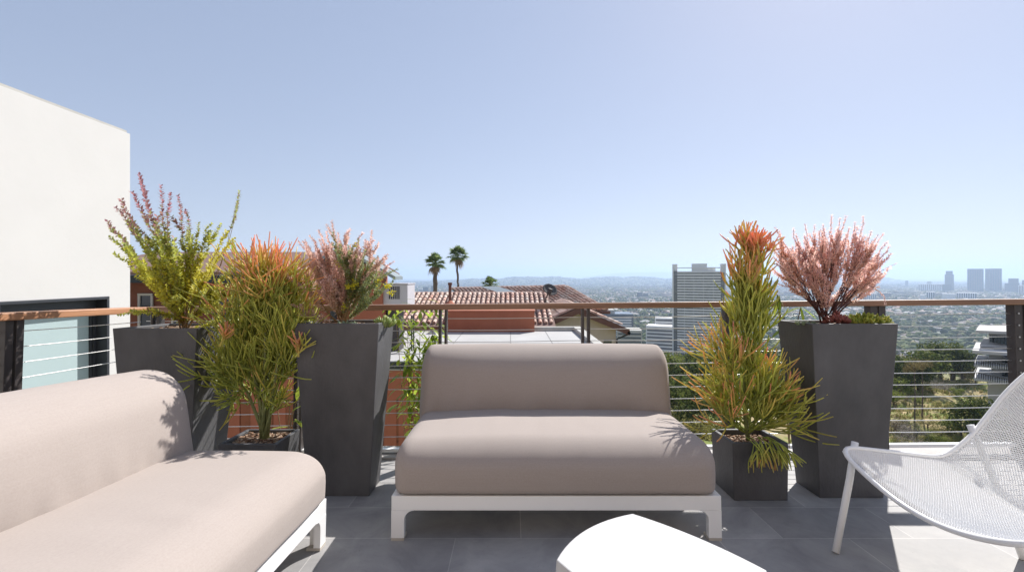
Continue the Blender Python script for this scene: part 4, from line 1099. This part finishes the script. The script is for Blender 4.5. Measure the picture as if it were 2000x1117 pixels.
LAB = dict(dark=('hillside_tree', 'dense dark green tree on the hillside below the deck', 'tree', 'dark green hillside trees'), mid=('hillside_tree', 'mid green leafy tree on the hillside below the deck', 'tree', 'mid green hillside trees'),
           olive=('hillside_shrub', 'olive yellow shrub on the dry hillside below the deck', 'shrub', 'olive hillside shrubs'), grey=('bare_shrub', 'greyish leafless brush on the hillside below the deck', 'shrub', 'grey hillside brush'), brown=('hillside_shrub', 'brownish bushy shrub on the hillside below the deck', 'shrub', 'brown hillside shrubs'))
def plant_tree(kind, x, y, h, wd=1.0, label=None, dz=0):
    nm, lb, ct, gr = LAB[kind]; z = float(ground(x, y)) + dz
    root = thing(nm, label or lb, ct, (x, y, z), rnd.random() * 6.28, None if label else gr)
    root.scale = (h * wd, h * wd, h)
    cm, tm = rnd.choice(TR[kind])
    for nme, me in (('crown', cm), ('trunk', tm)):
        o = bpy.data.objects.new(nme, me); COL.objects.link(o); o.parent = root
    for o in root.children: o.location.z -= .22 if kind in ('olive', 'grey', 'brown') else .12
    return root
def tree_px(kind, px, py_top, D, h, wd=1.0, label=None):
    "tree whose top shows at a photo row"
    best = min(np.arange(D * .65, D * 1.6, D * .02), key=lambda d: abs(float(ground(X(px, d), d)) + h * .95 - Z(py_top, d)) + abs(d - D) * .01)
    return plant_tree(kind, X(px, best), float(best), h, wd, label)
for a in ((1768, 664, 105, 9, 1.1), (1795, 676, 98, 9, 1.2), (1755, 690, 84, 8, 1.0), (1838, 654, 140, 12, 1.1), (1862, 660, 132, 11, 1.0), (1822, 662, 128, 11, 1.0), (1880, 668, 120, 10, .9), (1780, 700, 78, 6, 1.1), (1920, 760, 58, 6, .9), (1905, 772, 55, 6, 1.0), (1945, 790, 54, 6, 1.0),
          (1332, 688, 130, 12, 1.0), (1372, 694, 118, 11, 1.1), (1405, 700, 110, 10, 1.0), (1440, 690, 125, 11, 1.1), (1500, 668, 150, 11, 1.0), (1320, 720, 80, 8, 1.0), (1370, 735, 66, 7, 1.0), (1415, 745, 62, 7, 1.1), (1540, 700, 110, 9, 1.0), (1200, 690, 120, 10, 1), (1250, 680, 140, 10, 1)):
    tree_px('dark', *a)
for a in ((1812, 712, 86, 4, 1.1), (1350, 705, 100, 8, 1.1), (1390, 722, 80, 7, 1.1), (1340, 740, 60, 5, 1.1), (1470, 720, 90, 8, 1.0), (1760, 735, 70, 4, 1.2), (1746, 752, 62, 4, 1.1), (1850, 806, 50, 2.2, 1.5), (1878, 822, 47, 2.2, 1.5), (1828, 842, 44, 2.0, 1.5), (1905, 836, 45, 2.2, 1.3), (1868, 756, 74, 1.8, 1.6), (1790, 772, 66, 1.5, 1.7)):
    tree_px('mid', *a)
for a in ((1858, 693, 88, 6, 1.3), (1835, 702, 80, 5, 1.2), (1884, 700, 84, 6, 1.1), (1905, 712, 80, 5, 1.0), (1750, 800, 52, 3, 1.3)):
    tree_px('brown', *a)
for a in ((1812, 806, 52, 1.8, 1.5), (1838, 826, 47, 1.8, 1.5), (1868, 846, 43, 1.8, 1.5), (1900, 800, 53, 2, 1.2), (1770, 845, 43, 2.8, 1.2), (1800, 736, 76, 2.2, 1.4), (1885, 742, 76, 2, 1.4), (1325, 775, 52, 4, 1.1), (1355, 790, 48, 4, 1.1), (1400, 800, 46, 4, 1.1), (1845, 775, 60, 2.0, 1.5)):
    tree_px('olive', *a)
for a in ((1762, 806, 50, 3.6, 1.2), (1785, 818, 47, 3.4, 1.2), (1765, 832, 44, 3.2, 1.2), (1800, 845, 42, 3, 1.3), (1825, 852, 41, 2.6, 1.3), (1845, 735, 74, 4.5, 1.2)):
    tree_px('grey', *a)
for k in range(70):
    D = rnd.uniform(62, 210); px = rnd.uniform(1700, 1990) if rnd.random() < .6 else rnd.uniform(1250, 1620)
    if 1890 < px and 55 < D < 95: continue
    if 1730 < px < 1900 and D < 118: continue
    k_ = rnd.choice(['dark', 'mid', 'olive', 'brown', 'dark']); plant_tree(k_, X(px, D), D, rnd.uniform(2.0, 4) if k_ in ('olive', 'brown') else rnd.uniform(4.5, 9.5))
for k in range(24):      # low brush and grass tufts across the open slope
    D = rnd.uniform(44, 100); px = rnd.uniform(1735, 1900); plant_tree(rnd.choice(['olive', 'mid', 'brown', 'olive']), X(px, D), D, rnd.uniform(.6, 1.5), 1.6)
for px, D, h in ((1786, 64, 9.0), (1801, 66, 8.5)):
    x = X(px, D); root = thing('slender_tree', 'thin pole like sapling trunk on the dry slope, ' + ('left' if px < 1790 else 'right') + ' of a pair', 'tree', (x, D, float(ground(x, D))))
    part(root, 'trunk', M['bark'], lambda m: m.tube([(0, 0, -.3), (.1, 0, h * .5), (-.05, 0, h)], [.11, .08, .03], 7))
    o = bpy.data.objects.new('crown', TR['brown'][0][0]); COL.objects.link(o); o.parent = root; o.scale = (3, 3, 3.4); o.location = (0, 0, h - 2.9)

# white terraced house on the hillside at the right
M['white_wall'] = surf('white_house_wall', (.5, .5, .51), .8, .05, .5)
M['pale_roof'] = surf('pale_flat_roof', (.52, .5, .48), .85, .06, .3)
def hill_house():
    root = thing('hillside_house', 'white modern house stepping down the hillside with roof slabs and balconies', 'house', (0, 0, 0)); D = 67
    def slab(name, mat, px0, px1, py_t, py_b, d0, d1, skew=0.0, **k):
        x0, x1 = X(px0, d0), X(px1, d0); zt, zb = Z(py_t, d0), Z(py_b, d0)
        return part(root, name, mat, lambda m: m.prism([(x0, d0), (x1, d0 + skew), (x1 * d1 / d0, d1 + skew), (x0 * d1 / d0 + .6, d1)], 'z', zb, zt))
    slab('roof', M['pale_roof'], 1906, 2040, 645, 650, 66, 74, -5)
    slab('wall', M['white_wall'], 1931, 2040, 650.5, 672, 67.5, 74, -4)
    slab('floor_slab', M['pale_roof'], 1914, 2040, 672.5, 677, 66, 73, -4)
    slab('roof', M['pale_roof'], 1899, 2040, 684, 690, 64, 72, -7)
    slab('wall', M['white_wall'], 1932, 2040, 690.5, 712, 66, 71.5, -6)
    slab('floor_slab', M['white_wall'], 1902, 2040, 711, 716, 63.5, 71, -7)
    slab('wall', M['white_wall'], 1936, 2040, 716.5, 737, 66, 71, -6)
    slab('floor_slab', M['white_wall'], 1902, 2040, 737.5, 743, 63.5, 71, -7)
    slab('wall', M['white_wall'], 1929, 2040, 743.5, 800, 66.5, 71, -5)
    for py in (655, 697, 722):
        for k, px in enumerate((1936, 1950, 1963, 1976, 1990)):
            x = X(px, 66.2 - k * 1.0); y = 64.9 - k * .78 if py > 690 else 66.6 - k * .6; x += .15
            w = wbox(root, 'window', M['glass_dark'], x, x + .95, y - .45, y - .05, Z(py + 14, 66), Z(py, 66))
    for py in (700, 726):
        def rail(m):
            for k in range(24):
                px = 1903 + k * 4.5; y = 63.3 - k * .29; x = X(px, y); m.box(x - .03, x + .03, y - .03, y + .03, Z(py + 11, 63.4), Z(py, 63.4))
            a = Vector((X(1903, 63.3), 63.3, Z(py, 63.4))); y = 63.3 - 24 * .29; b = Vector((X(1903 + 24 * 4.5, y), y, Z(py, 63.4))); m.tube([a, b], .05, 5)
            m.tube([a, Vector((a.x * 1.07 + .5, a.y * 1.07, a.z))], .05, 5)
        part(root, 'balcony_rail', M['louver'], rail)
    c = W(1932, 671, 66)
    part(root, 'solar_panel', M['glass_dark'], lambda m: m.add([W(1930, 678, 66), W(1938, 676, 67), W(1985, 704, 61), W(1975, 705, 60)], [(0, 1, 2, 3)]))
    part(root, 'stair', M['white_wall'], lambda m: m.add([W(1902, 712, 63.3), W(1930, 697, 64.5), W(1931, 700, 64.5), W(1904, 715, 63.3), W(1902, 712, 64.3), W(1930, 697, 65.5), W(1931, 700, 65.5), W(1904, 715, 64.3)], [(0, 1, 2, 3), (7, 6, 5, 4), (0, 4, 5, 1), (3, 2, 6, 7), (0, 3, 7, 4), (1, 5, 6, 2)]))
hill_house()

# ================================================================== tall and mid rise buildings on the basin
M['tower_white'] = surf('white_concrete', (.74, .74, .74), .8, .06, .05)
M['tower_glass'] = surf('grey_tower_glass', (.07, .085, .10), .15, .5, .35, second=(.26, .27, .28), spec=.6)
M['blue_glass'] = surf('blue_grey_curtain_wall', (.08, .10, .135), .2, .2, .05)
M['tan_wall'] = surf('tan_masonry', (.34, .3, .27), .85, .08, .05)
M['dark_wall'] = surf('dark_masonry', (.10, .10, .115), .6, .12, .05)
def sierra():
    D = 483; x0, x1 = X(1313, D), X(1412, D); zt = Z(527, D); zg = float(ground(X(1360, D), D)) - 1; dp = 16
    root = thing('apartment_tower', 'tall slab apartment tower with white balcony bands and notched roofline', 'apartment tower', (x0, D, zg), -math.atan2(X(1362, D), D)); w = (x1 - x0) * math.cos(math.atan2(X(1362, D), D)) * 1.04; h = zt - zg
    wbox(root, 'glass_body', M['tower_glass'], .6, w - .6, 2.6, dp, 0, h - 3)
    n = 31; fh = (h - 6) / n
    part(root, 'balconies', M['tower_white'], lambda m: [(m.box(5.0, w - 5.0, .2, 2.0, 6 + k * fh - .35, 6 + k * fh), m.box(5.0, w - 5.0, .0, .19, 6 + k * fh - .35, 6 + k * fh + 1.15), m.box(.0, .59, 2.2, dp, 6 + k * fh - .5, 6 + k * fh + .7)) for k in range(n)])
    part(root, 'partition', M['tower_white'], lambda m: [m.box(x - .12, x + .12, .25, 1.99, 2, h - 6) for x in np.linspace(12, w - 12, 4)])
    for a, b in ((0, 4.9), (w - 4.9, w)):
        part(root, 'corner_pier', M['tower_white'], lambda m: (m.box(a, b, .1, dp + .1, 0, h - 4) if False else m.box(a if a < 1 else b - 1.3, a + 1.3 if a < 1 else b, .1, dp + .1, 0, h + 6), m.box(a + 1.31 if a < 1 else a, b if a < 1 else b - 1.31, 3.0, dp, h - 4, h + 6)))
    part(root, 'balcony_glass', M['tower_glass'], lambda m: [m.box(1.4, 4.9, .6, 1.9, 6 + k * fh - .2, 6 + k * fh + 1.5) for k in range(n)])
    wbox(root, 'roof_frame', M['tower_white'], 4.95, w - 4.95, 1, 2.2, h - 2.9, h - 1.6)
    wbox(root, 'roof_beam', M['tower_white'], 4.95, w - 4.95, 1, 1.8, h + 1.5, h + 2.4)
    wbox(root, 'penthouse', M['tower_white'], 19, 34, 3, 13, h - 2.9, h + 6.4)
    wbox(root, 'penthouse_wing', M['tower_white'], 34.02, 42, 4, 12, h - 2.9, h + 2.6)
sierra()
def midrise(name, label, cat, px0, px1, pyt, D, depth=None, wall='tower_white', glass='dark_wall', mode='bands', rz=0, fh=None, top=None, bot=None):
    xc = X((px0 + px1) / 2, D); az = math.atan2(xc, D); w = (px1 - px0) * D / FPX * math.cos(az); rz = rz - az; zt = Z(pyt, D); zg = float(ground(xc, D)) - 2; h = zt - zg; dp = depth or w * .7
    root = thing(name, label, cat, (xc, D, zg), rz); hw = w / 2
    wbox(root, 'body', M[wall], -hw, hw, 0, dp, 0, h)
    fh = fh or max(3.6, D / FPX * 2.6)
    if mode == 'bands':
        part(root, 'window_bands', M[glass], lambda m: [(m.box(-hw + .04 * w, hw - .04 * w, -.25, -.02, z, z + fh * .5), m.box(hw + .02, hw + .25, .04 * dp, dp * .96, z, z + fh * .5), m.box(-hw - .25, -hw - .02, .04 * dp, dp * .96, z, z + fh * .5)) for z in np.arange(fh * .8, h - fh * .7, fh)])
    elif mode == 'ribs':
        n = max(4, int(w / (D / FPX * 3)))
        part(root, 'window_strips', M[glass], lambda m: [m.box(-hw + w * (k + .2) / n, -hw + w * (k + .8) / n, -.3, -.02, h * .04, h * .95) for k in range(n)])
    elif mode == 'grid':
        n = max(4, int(w / (D / FPX * 3)))
        part(root, 'windows', M[glass], lambda m: [m.box(-hw + w * (k + .2) / n, -hw + w * (k + .8) / n, -.3, -.02, z, z + fh * .62) for k in range(n) for z in np.arange(fh * .7, h - fh * .7, fh)])
    if top:
        for t in top: wbox(root, 'roof_block', M[t[3] if len(t) > 3 else wall], -hw + w * t[0], -hw + w * t[1], dp * .2, dp * .8, h + .02, h + t[2])
    return root
midrise('office_tower', 'left one of the twin flat topped grey towers on the right skyline', 'tower', 1889, 1921, 525, 3440, 60, 'dark_wall', 'blue_glass', 'ribs', rz=0)
midrise('office_tower', 'right one of the twin flat topped grey towers, set at an angle', 'tower', 1932, 1958, 524.5, 3440, 60, 'dark_wall', 'blue_glass', 'ribs', rz=.45)
midrise('office_tower', 'slim bluish tower with stepped rounded shoulders left of the twin towers', 'tower', 1845, 1863, 536, 3700, 70, 'blue_glass', 'dark_wall', 'ribs', top=[(.12, .88, 28)])
midrise('office_block', 'wide stepped grey office block right of the twin towers', 'office block', 1962, 1991, 553, 3300, 90, 'dark_wall', 'blue_glass', 'bands', top=[(.25, .95, 34)])
midrise('office_block', 'tall grey block cut by the right edge of the picture above the handrail', 'office block', 1996, 2012, 547, 3400, 80, 'dark_wall', 'blue_glass', 'bands')
midrise('office_block', 'white lower block in front of the stepped grey one at the right picture edge', 'office block', 1989, 2010, 557, 2900, 60, 'tower_white', 'tan_wall', 'ribs')
midrise('hotel', 'broad pale hotel slab with a small rooftop pavilion on the right skyline', 'hotel', 1793, 1842, 555, 3650, 60, 'tower_white', 'tan_wall', 'ribs', top=[(.35, .55, 22)])
midrise('office_block', 'dark blue block at the foot of the slim stepped tower', 'office block', 1841, 1858, 555.5, 3300, 60, 'blue_glass', 'dark_wall', 'bands')
midrise('office_tower', 'tiny lone tower far off left of the broad hotel', 'tower', 1768, 1774, 548, 5200, 40, 'dark_wall', 'blue_glass', 'bands')
midrise('office_building', 'dark ribbed low office building below the twin towers', 'office building', 1868, 1908, 572, 2300, 50, 'tower_white', 'blue_glass', 'ribs')
midrise('office_building', 'plain white low building left of the dark ribbed office building', 'office building', 1840, 1866, 573.5, 2250, 50, 'tower_white', 'tan_wall', 'none')
midrise('office_building', 'small square white building above the handrail below the broad hotel', 'office building', 1797, 1808, 575.5, 2150, 40, 'tower_white', 'tan_wall', 'none')
midrise('office_building', 'narrow pale building with vertical ribs beside the small square white one', 'office building', 1809, 1826, 570, 2350, 40, 'tower_white', 'blue_glass', 'ribs')
midrise('office_building', 'white gridded office building partly behind the salmon pink shrub', 'office building', 1676, 1712, 573, 2250, 50, 'tower_white', 'blue_glass', 'grid')
midrise('office_building', 'dark brown building beside the white gridded office building', 'office building', 1716, 1740, 572, 2450, 50, 'dark_wall', 'tan_wall', 'bands')
midrise('office_tower', 'left one of two small dark towers in the middle of the basin', 'tower', 1244, 1255, 571, 2500, 30, 'dark_wall', 'blue_glass', 'bands')
midrise('office_tower', 'right one of two small dark towers in the middle of the basin', 'tower', 1256, 1266, 573, 2450, 30, 'dark_wall', 'blue_glass', 'ribs')
midrise('office_tower', 'small white block between two dark ones beside the stout palm trunk', 'tower', 817, 826, 564, 2900, 30, 'tower_white', 'dark_wall', 'bands')
midrise('office_tower', 'small bluish block left of the stout palm trunk', 'tower', 826, 837, 560.5, 3100, 30, 'blue_glass', 'dark_wall', 'bands')
midrise('office_tower', 'faint bluish block directly behind the stout palm trunk', 'tower', 842, 851, 558, 3200, 30, 'blue_glass', 'dark_wall', 'ribs')
midrise('office_building', 'glass office building with pale floor bands behind the gable end', 'office building', 1150, 1237, 613, 640, 40, 'blue_glass', 'tower_white', 'bands', rz=.12, top=[(.05, .6, 5, 'parapet')])
midrise('office_building', 'low dark glass office with a grey roof right of the gutter pipe', 'office building', 1205, 1254, 645, 420, 25, 'parapet', 'glass_dark', 'bands', rz=.08)
midrise('office_building', 'white office building with dark ribbon windows left of the apartment tower', 'office building', 1261, 1318, 637, 520, 22, 'tower_white', 'dark_wall', 'bands', rz=-.12, fh=4.0)
midrise('office_building', 'upper white block rising behind the white ribbon window building', 'office building', 1279, 1330, 621, 560, 20, 'tower_white', 'dark_wall', 'bands', fh=5)

# ================================================================== the houses and trees of the basin
M['house_wall'] = surf('pale_house_wall', (.36, .33, .3), .9, .1, .1)
def roof_mat():
    m, nt, b = new_mat('house_roof'); oi = N(nt, 'ShaderNodeObjectInfo'); geo = N(nt, 'ShaderNodeNewGeometry')
    ad = N(nt, 'ShaderNodeMath', operation='ADD'); lk(nt, oi, 'Random', ad, 0); lk(nt, geo, 'Random Per Island', ad, 1)
    fr = N(nt, 'ShaderNodeMath', operation='FRACT'); lk(nt, ad, 0, fr, 0)
    r = ramp(nt, [(0, (.34, .32, .31)), (.2, (.5, .48, .46)), (.35, (.26, .24, .23)), (.6, (.26, .15, .11)), (.8, (.32, .27, .23)), (1, (.17, .16, .16))]); lk(nt, fr, 0, r, 'Fac'); lk(nt, r, 'Color', b, 'Base Color'); b.inputs['Roughness'].default_value = .9
    return m
M['house_roof'] = roof_mat()
def house_verts(w, d, h, rh, kind):
    a, b = w / 2, d / 2; e = .5
    v = [(-a, -b, -3), (a, -b, -3), (a, b, -3), (-a, b, -3), (-a, -b, h), (a, -b, h), (a, b, h), (-a, b, h)]; f = [(0, 1, 5, 4), (1, 2, 6, 5), (2, 3, 7, 6), (3, 0, 4, 7)]
    rv = [(-a - e, -b - e, h), (a + e, -b - e, h), (a + e, b + e, h), (-a - e, b + e, h)]
    if kind == 'flat': rv += [(p[0], p[1], h + .5) for p in rv]; rf = [(0, 1, 5, 4), (1, 2, 6, 5), (2, 3, 7, 6), (3, 0, 4, 7), (4, 5, 6, 7)]
    else:
        k = max(0, a - b) if kind == 'hip' else a + e
        rv += [(-k, 0, h + rh), (k, 0, h + rh)]; rf = [(0, 1, 5, 4), (1, 2, 5), (2, 3, 4, 5), (3, 0, 4)]
    return v, f, rv, rf
# individually built nearest houses
hv = []
for kind, w, d, h, rh in (('hip', 16, 10, 3.4, 2.4), ('flat', 15, 11, 4, 0), ('gable', 14, 9, 3.4, 2.6), ('flat', 24, 13, 6, 0), ('hip', 20, 12, 5.8, 3)):
    mb = MB(); v, f, rv, rf = house_verts(w, d, h, rh, kind); mb.add(v, f); mb.mi = 1; mb.add(rv, rf); hv.append(mb.mesh('small_house', [M['house_wall'], M['house_roof']]))
tm_ = [crown_mesh('basin_tree', M[k], 8, 26, .085, 900 + q, .75, .3) for q, k in enumerate(('tree_dark', 'tree_mid', 'tree_dark', 'tree_brown'))]
def visible_spot(D0, D1, lo=1180, hi=2010):
    D = math.sqrt(rnd.uniform(D0 * D0, D1 * D1)); px = rnd.uniform(lo, hi); return X(px, D), D, px
cnt_h = cnt_t = 0
spots = []
def free(x, y, r):
    for a, b in spots:
        if (a - x) ** 2 + (b - y) ** 2 < r * r: return False
    spots.append((x, y)); return True
while cnt_h < 230:
    x, y, px = visible_spot(480, 1500, 1420 if rnd.random() < .85 else 1190, 2005)
    if abs(x - X(1362, 483)) < 60 and y < 560 or (1150 < px < 1340 and y < 720) or not free(x, y, 17): continue
    o = bpy.data.objects.new('small_house', rnd.choice(hv)); COL.objects.link(o); o.location = (x, y, float(ground(x, y))); o.rotation_euler = (0, 0, rnd.choice((0, PI / 2)) + rnd.gauss(.1, .12)); s = rnd.uniform(.8, 1.25); o.scale = (s, s, s)
    tag(o, 'small pale roofed house among the trees of the city basin', 'house', 'houses of the city basin'); cnt_h += 1
while cnt_t < 260:
    x, y, px = visible_spot(260, 1150, 1200, 2005)
    if (1150 < px < 1420 and 400 < y < 720): continue
    o = bpy.data.objects.new('basin_tree', rnd.choice(tm_)); COL.objects.link(o); s = rnd.uniform(9, 15); o.location = (x, y, float(ground(x, y)) - .25 * s); o.rotation_euler = (0, 0, rnd.random() * 6.28); o.scale = (s * 1.1, s * 1.1, s)
    tag(o, 'round leafy tree among the houses of the city basin', 'tree', 'trees of the city basin'); cnt_t += 1

def bulk(name, mats, base_v, base_f, pos, rot, sc, mat_idx=None, jitter=0):
    n = len(pos); bv = np.asarray(base_v, float); k = len(bv)
    V = np.repeat(bv[None], n, 0)
    if jitter: V = V * (1 + jitter * rng.standard_normal((n, k, 1)))
    V = V * sc[:, None, :]; c, s = np.cos(rot)[:, None], np.sin(rot)[:, None]
    Xr = V[..., 0] * c - V[..., 1] * s; Yr = V[..., 0] * s + V[..., 1] * c
    V = np.stack([Xr, Yr, V[..., 2]], -1) + pos[:, None, :]
    tri = []; mi = []
    for q, f in enumerate(base_f):
        for t in range(1, len(f) - 1): tri.append((f[0], f[t], f[t + 1])); mi.append(mat_idx[q] if mat_idx else 0)
    F = np.asarray(tri)[None] + (np.arange(n) * k)[:, None, None]; F = F.reshape(-1, 3)
    me = bpy.data.meshes.new(name); me.vertices.add(n * k); me.vertices.foreach_set('co', V.reshape(-1).astype(np.float32))
    me.loops.add(F.size); me.loops.foreach_set('vertex_index', F.reshape(-1).astype(np.int32)); me.polygons.add(len(F)); me.polygons.foreach_set('loop_start', np.arange(0, F.size, 3, dtype=np.int32))
    for m in (mats if isinstance(mats, list) else [mats]): me.materials.append(m)
    if mat_idx: me.polygons.foreach_set('material_index', np.tile(np.asarray(mi, np.int32), n))
    me.update(calc_edges=True); me.validate()
    o = bpy.data.objects.new(name, me); COL.objects.link(o); return tag(o, kind='stuff')
def spots_np(n, D0, D1, lo=700, hi=2030, pw=1.5):
    D = (rng.random(n) * (D1 ** pw - D0 ** pw) + D0 ** pw) ** (1 / pw); px = rng.uniform(lo, hi, n); return (px - 1000) * D / FPX, D
ico_v = []; g = (1 + 5 ** .5) / 2
for a in (-1, 1):
    for b in (-g, g): ico_v += [(0, a, b), (a, b, 0), (b, 0, a)]
iv = np.array(ico_v) / math.sqrt(1 + g * g)
ifc = []
for i in range(12):
    for j in range(i + 1, 12):
        for k in range(j + 1, 12):
            d = lambda p, q: np.linalg.norm(iv[p] - iv[q])
            if max(d(i, j), d(j, k), d(i, k)) < 1.06:
                nrm = np.cross(iv[j] - iv[i], iv[k] - iv[i]); ifc.append((i, j, k) if nrm.dot(iv[i]) > 0 else (i, k, j))
M['far_tree'] = leaf_mat('far_tree_mass', [(0, (.04, .055, .025)), (.5, (.08, .105, .035)), (.85, (.14, .15, .055)), (1, (.19, .15, .09))], .0, .25, .9, False, .1)
x, y = spots_np(30000, 620, 4200, 700, 2030, 1.3); r = rng.uniform(3.5, 8.5, len(x))
keep = ~((np.abs(x - X(1362, 483)) < 70) & (y < 700)); x, y, r = x[keep], y[keep], r[keep]
bulk('tree_mass', M['far_tree'], iv, ifc, np.stack([x, y, ground(x, y) + r * .55], -1), rng.random(len(x)) * 6.28, np.stack([r, r, r * .95], -1), jitter=.16)
x, y = spots_np(9000, 3500, 10500, 700, 2030, 1.6); r = rng.uniform(8, 26, len(x))
bulk('tree_mass', M['far_tree'], iv * np.array([1, 1, .45]), ifc, np.stack([x, y, ground(x, y) + r * .1], -1), rng.random(len(x)) * 6.28, np.stack([r, r * 1.4, np.minimum(r, 18)], -1), jitter=.2)
for kind, w, d, h, rh, n_, D0, D1 in (('hip', 16, 10, 3.6, 2.4, 3200, 1350, 4200), ('flat', 19, 13, 5, 0, 4200, 1350, 4600), ('flat', 34, 22, 8, 0, 2600, 2200, 9000), ('gable', 15, 10, 4, 2.6, 2200, 1350, 4000), ('flat', 60, 30, 13, 0, 420, 2400, 9500)):
    v, f, rv, rf = house_verts(w, d, h, rh, kind); x, y = spots_np(n_, D0, D1, 700, 2030, 1.4); s = rng.uniform(.75, 1.3, n_)
    bulk('house_mass', [M['house_wall'], M['house_roof']], v + rv, f + [tuple(i + 8 for i in q) for q in rf], np.stack([x, y, ground(x, y)], -1), rng.integers(0, 2, n_) * PI / 2 + rng.normal(.1, .15, n_), np.stack([s, s, s * rng.uniform(.8, 1.5, n_)], -1), [0] * 4 + [1] * len(rf))

# dry grass and weeds over the open slope
M['dry_grass'] = leaf_mat('dry_slope_grass', [(0, (.13, .16, .04)), (.35, (.26, .26, .08)), (.6, (.40, .32, .16)), (1, (.5, .4, .24))], .35, .3, .9, False, .1)
gv, gf = [], []
for k in range(7):
    a = k * .9; c, s_ = math.cos(a), math.sin(a); o_ = (k % 3 - 1) * .25; q = len(gv)
    gv += [(o_ - .08 * c, k * .1 - .3 - .08 * s_, -.15), (o_ + .08 * c, k * .1 - .3 + .08 * s_, -.15), (o_ + .35 * c + .05, k * .1 - .3 + .35 * s_, .75), (o_ + .2 * c - .05, k * .1 - .3 + .2 * s_, .9)]; gf.append((q, q + 1, q + 2, q + 3))
x, y = spots_np(16000, 36, 190, 1240, 2010, 1.5); dens = np.sin(x * .19 + 1.3 * np.sin(y * .08)) + np.sin(y * .23 + x * .06); kp = dens > -.5; x, y = x[kp], y[kp]; sz = rng.uniform(.25, .8, len(x))
bulk('dry_grass', M['dry_grass'], np.array(gv), gf, np.stack([x, y, ground(x, y)], -1), rng.random(len(x)) * 6.28, np.stack([sz, sz, sz], -1), jitter=.1)

# ================================================================== air, light, camera
HAZE = 1.3e-4
mb = MB(); mb.box(-26000, 26000, -60, 25500, -135, 330)
hz = mb.build('haze', None or bpy.data.materials.new('haze_air')); tag(hz, kind='stuff')
hm = hz.data.materials[0]; hm.use_nodes = True; nt = hm.node_tree; nt.nodes.clear()
out = N(nt, 'ShaderNodeOutputMaterial'); pv = N(nt, 'ShaderNodeVolumePrincipled'); pv.inputs['Color'].default_value = (.60, .76, 1.0, 1); pv.inputs['Density'].default_value = HAZE; pv.inputs['Anisotropy'].default_value = .25
lk(nt, pv, 'Volume', out, 'Volume')

sd = TM.to_3x3() @ Vector((.706, .841, 1.0)).normalized()      # towards the sun
el = math.asin(sd.z); azi = math.atan2(sd.x, sd.y)
sun = bpy.data.lights.new('sun', 'SUN'); sun.energy = SUN; sun.angle = math.radians(.5); sun.color = (1, .965, .92)
so = bpy.data.objects.new('sun', sun); COL.objects.link(so); so.rotation_euler = sd.to_track_quat('Z', 'Y').to_euler(); so.location = (0, 0, 40)
world = bpy.data.worlds.new('World'); scene.world = world; world.use_nodes = True; nt = world.node_tree
sky = N(nt, 'ShaderNodeTexSky', sky_type='NISHITA'); sky.sun_disc = False; sky.sun_elevation = el; sky.sun_rotation = azi
sky.altitude = 150; sky.air_density = 1.0; sky.dust_density = 0.35; sky.ozone_density = 1.0
# the photograph holds the bright horizon: a softer sky curve, same hues
gm = N(nt, 'ShaderNodeGamma'); gm.inputs['Gamma'].default_value = .42; lk(nt, sky, 'Color', gm, 'Color')
mu = N(nt, 'ShaderNodeMix', data_type='RGBA', blend_type='MULTIPLY'); mu.inputs[0].default_value = 1; mu.inputs[7].default_value = (1.87, 1.88, 2.14, 1)
nt.links.new(gm.outputs['Color'], mu.inputs[6])
bg = nt.nodes['Background']; bg.inputs['Strength'].default_value = SKY; nt.links.new(mu.outputs[2], bg.inputs['Color'])
cam = bpy.data.cameras.new('camera'); co = bpy.data.objects.new('camera', cam); COL.objects.link(co)
co.location = CAM; co.rotation_euler = (PI / 2, 0, 0); cam.sensor_width = 36; cam.lens = 36 * FPX / 2000; cam.shift_y = -(558.5 - HY) / 2000; cam.clip_start = .05; cam.clip_end = 60000
scene.camera = co
vs = scene.view_settings; vs.view_transform = 'Standard'; vs.look = 'None'; vs.exposure = EXPO; vs.gamma = 1; vs.use_curve_mapping = False
scene.render.engine = 'CYCLES'; cy = scene.cycles
cy.use_denoising = True; cy.max_bounces = 8; cy.diffuse_bounces = 4; cy.glossy_bounces = 3; cy.transmission_bounces = 4; cy.transparent_max_bounces = 8; cy.volume_bounces = 1; cy.sample_clamp_indirect = 8
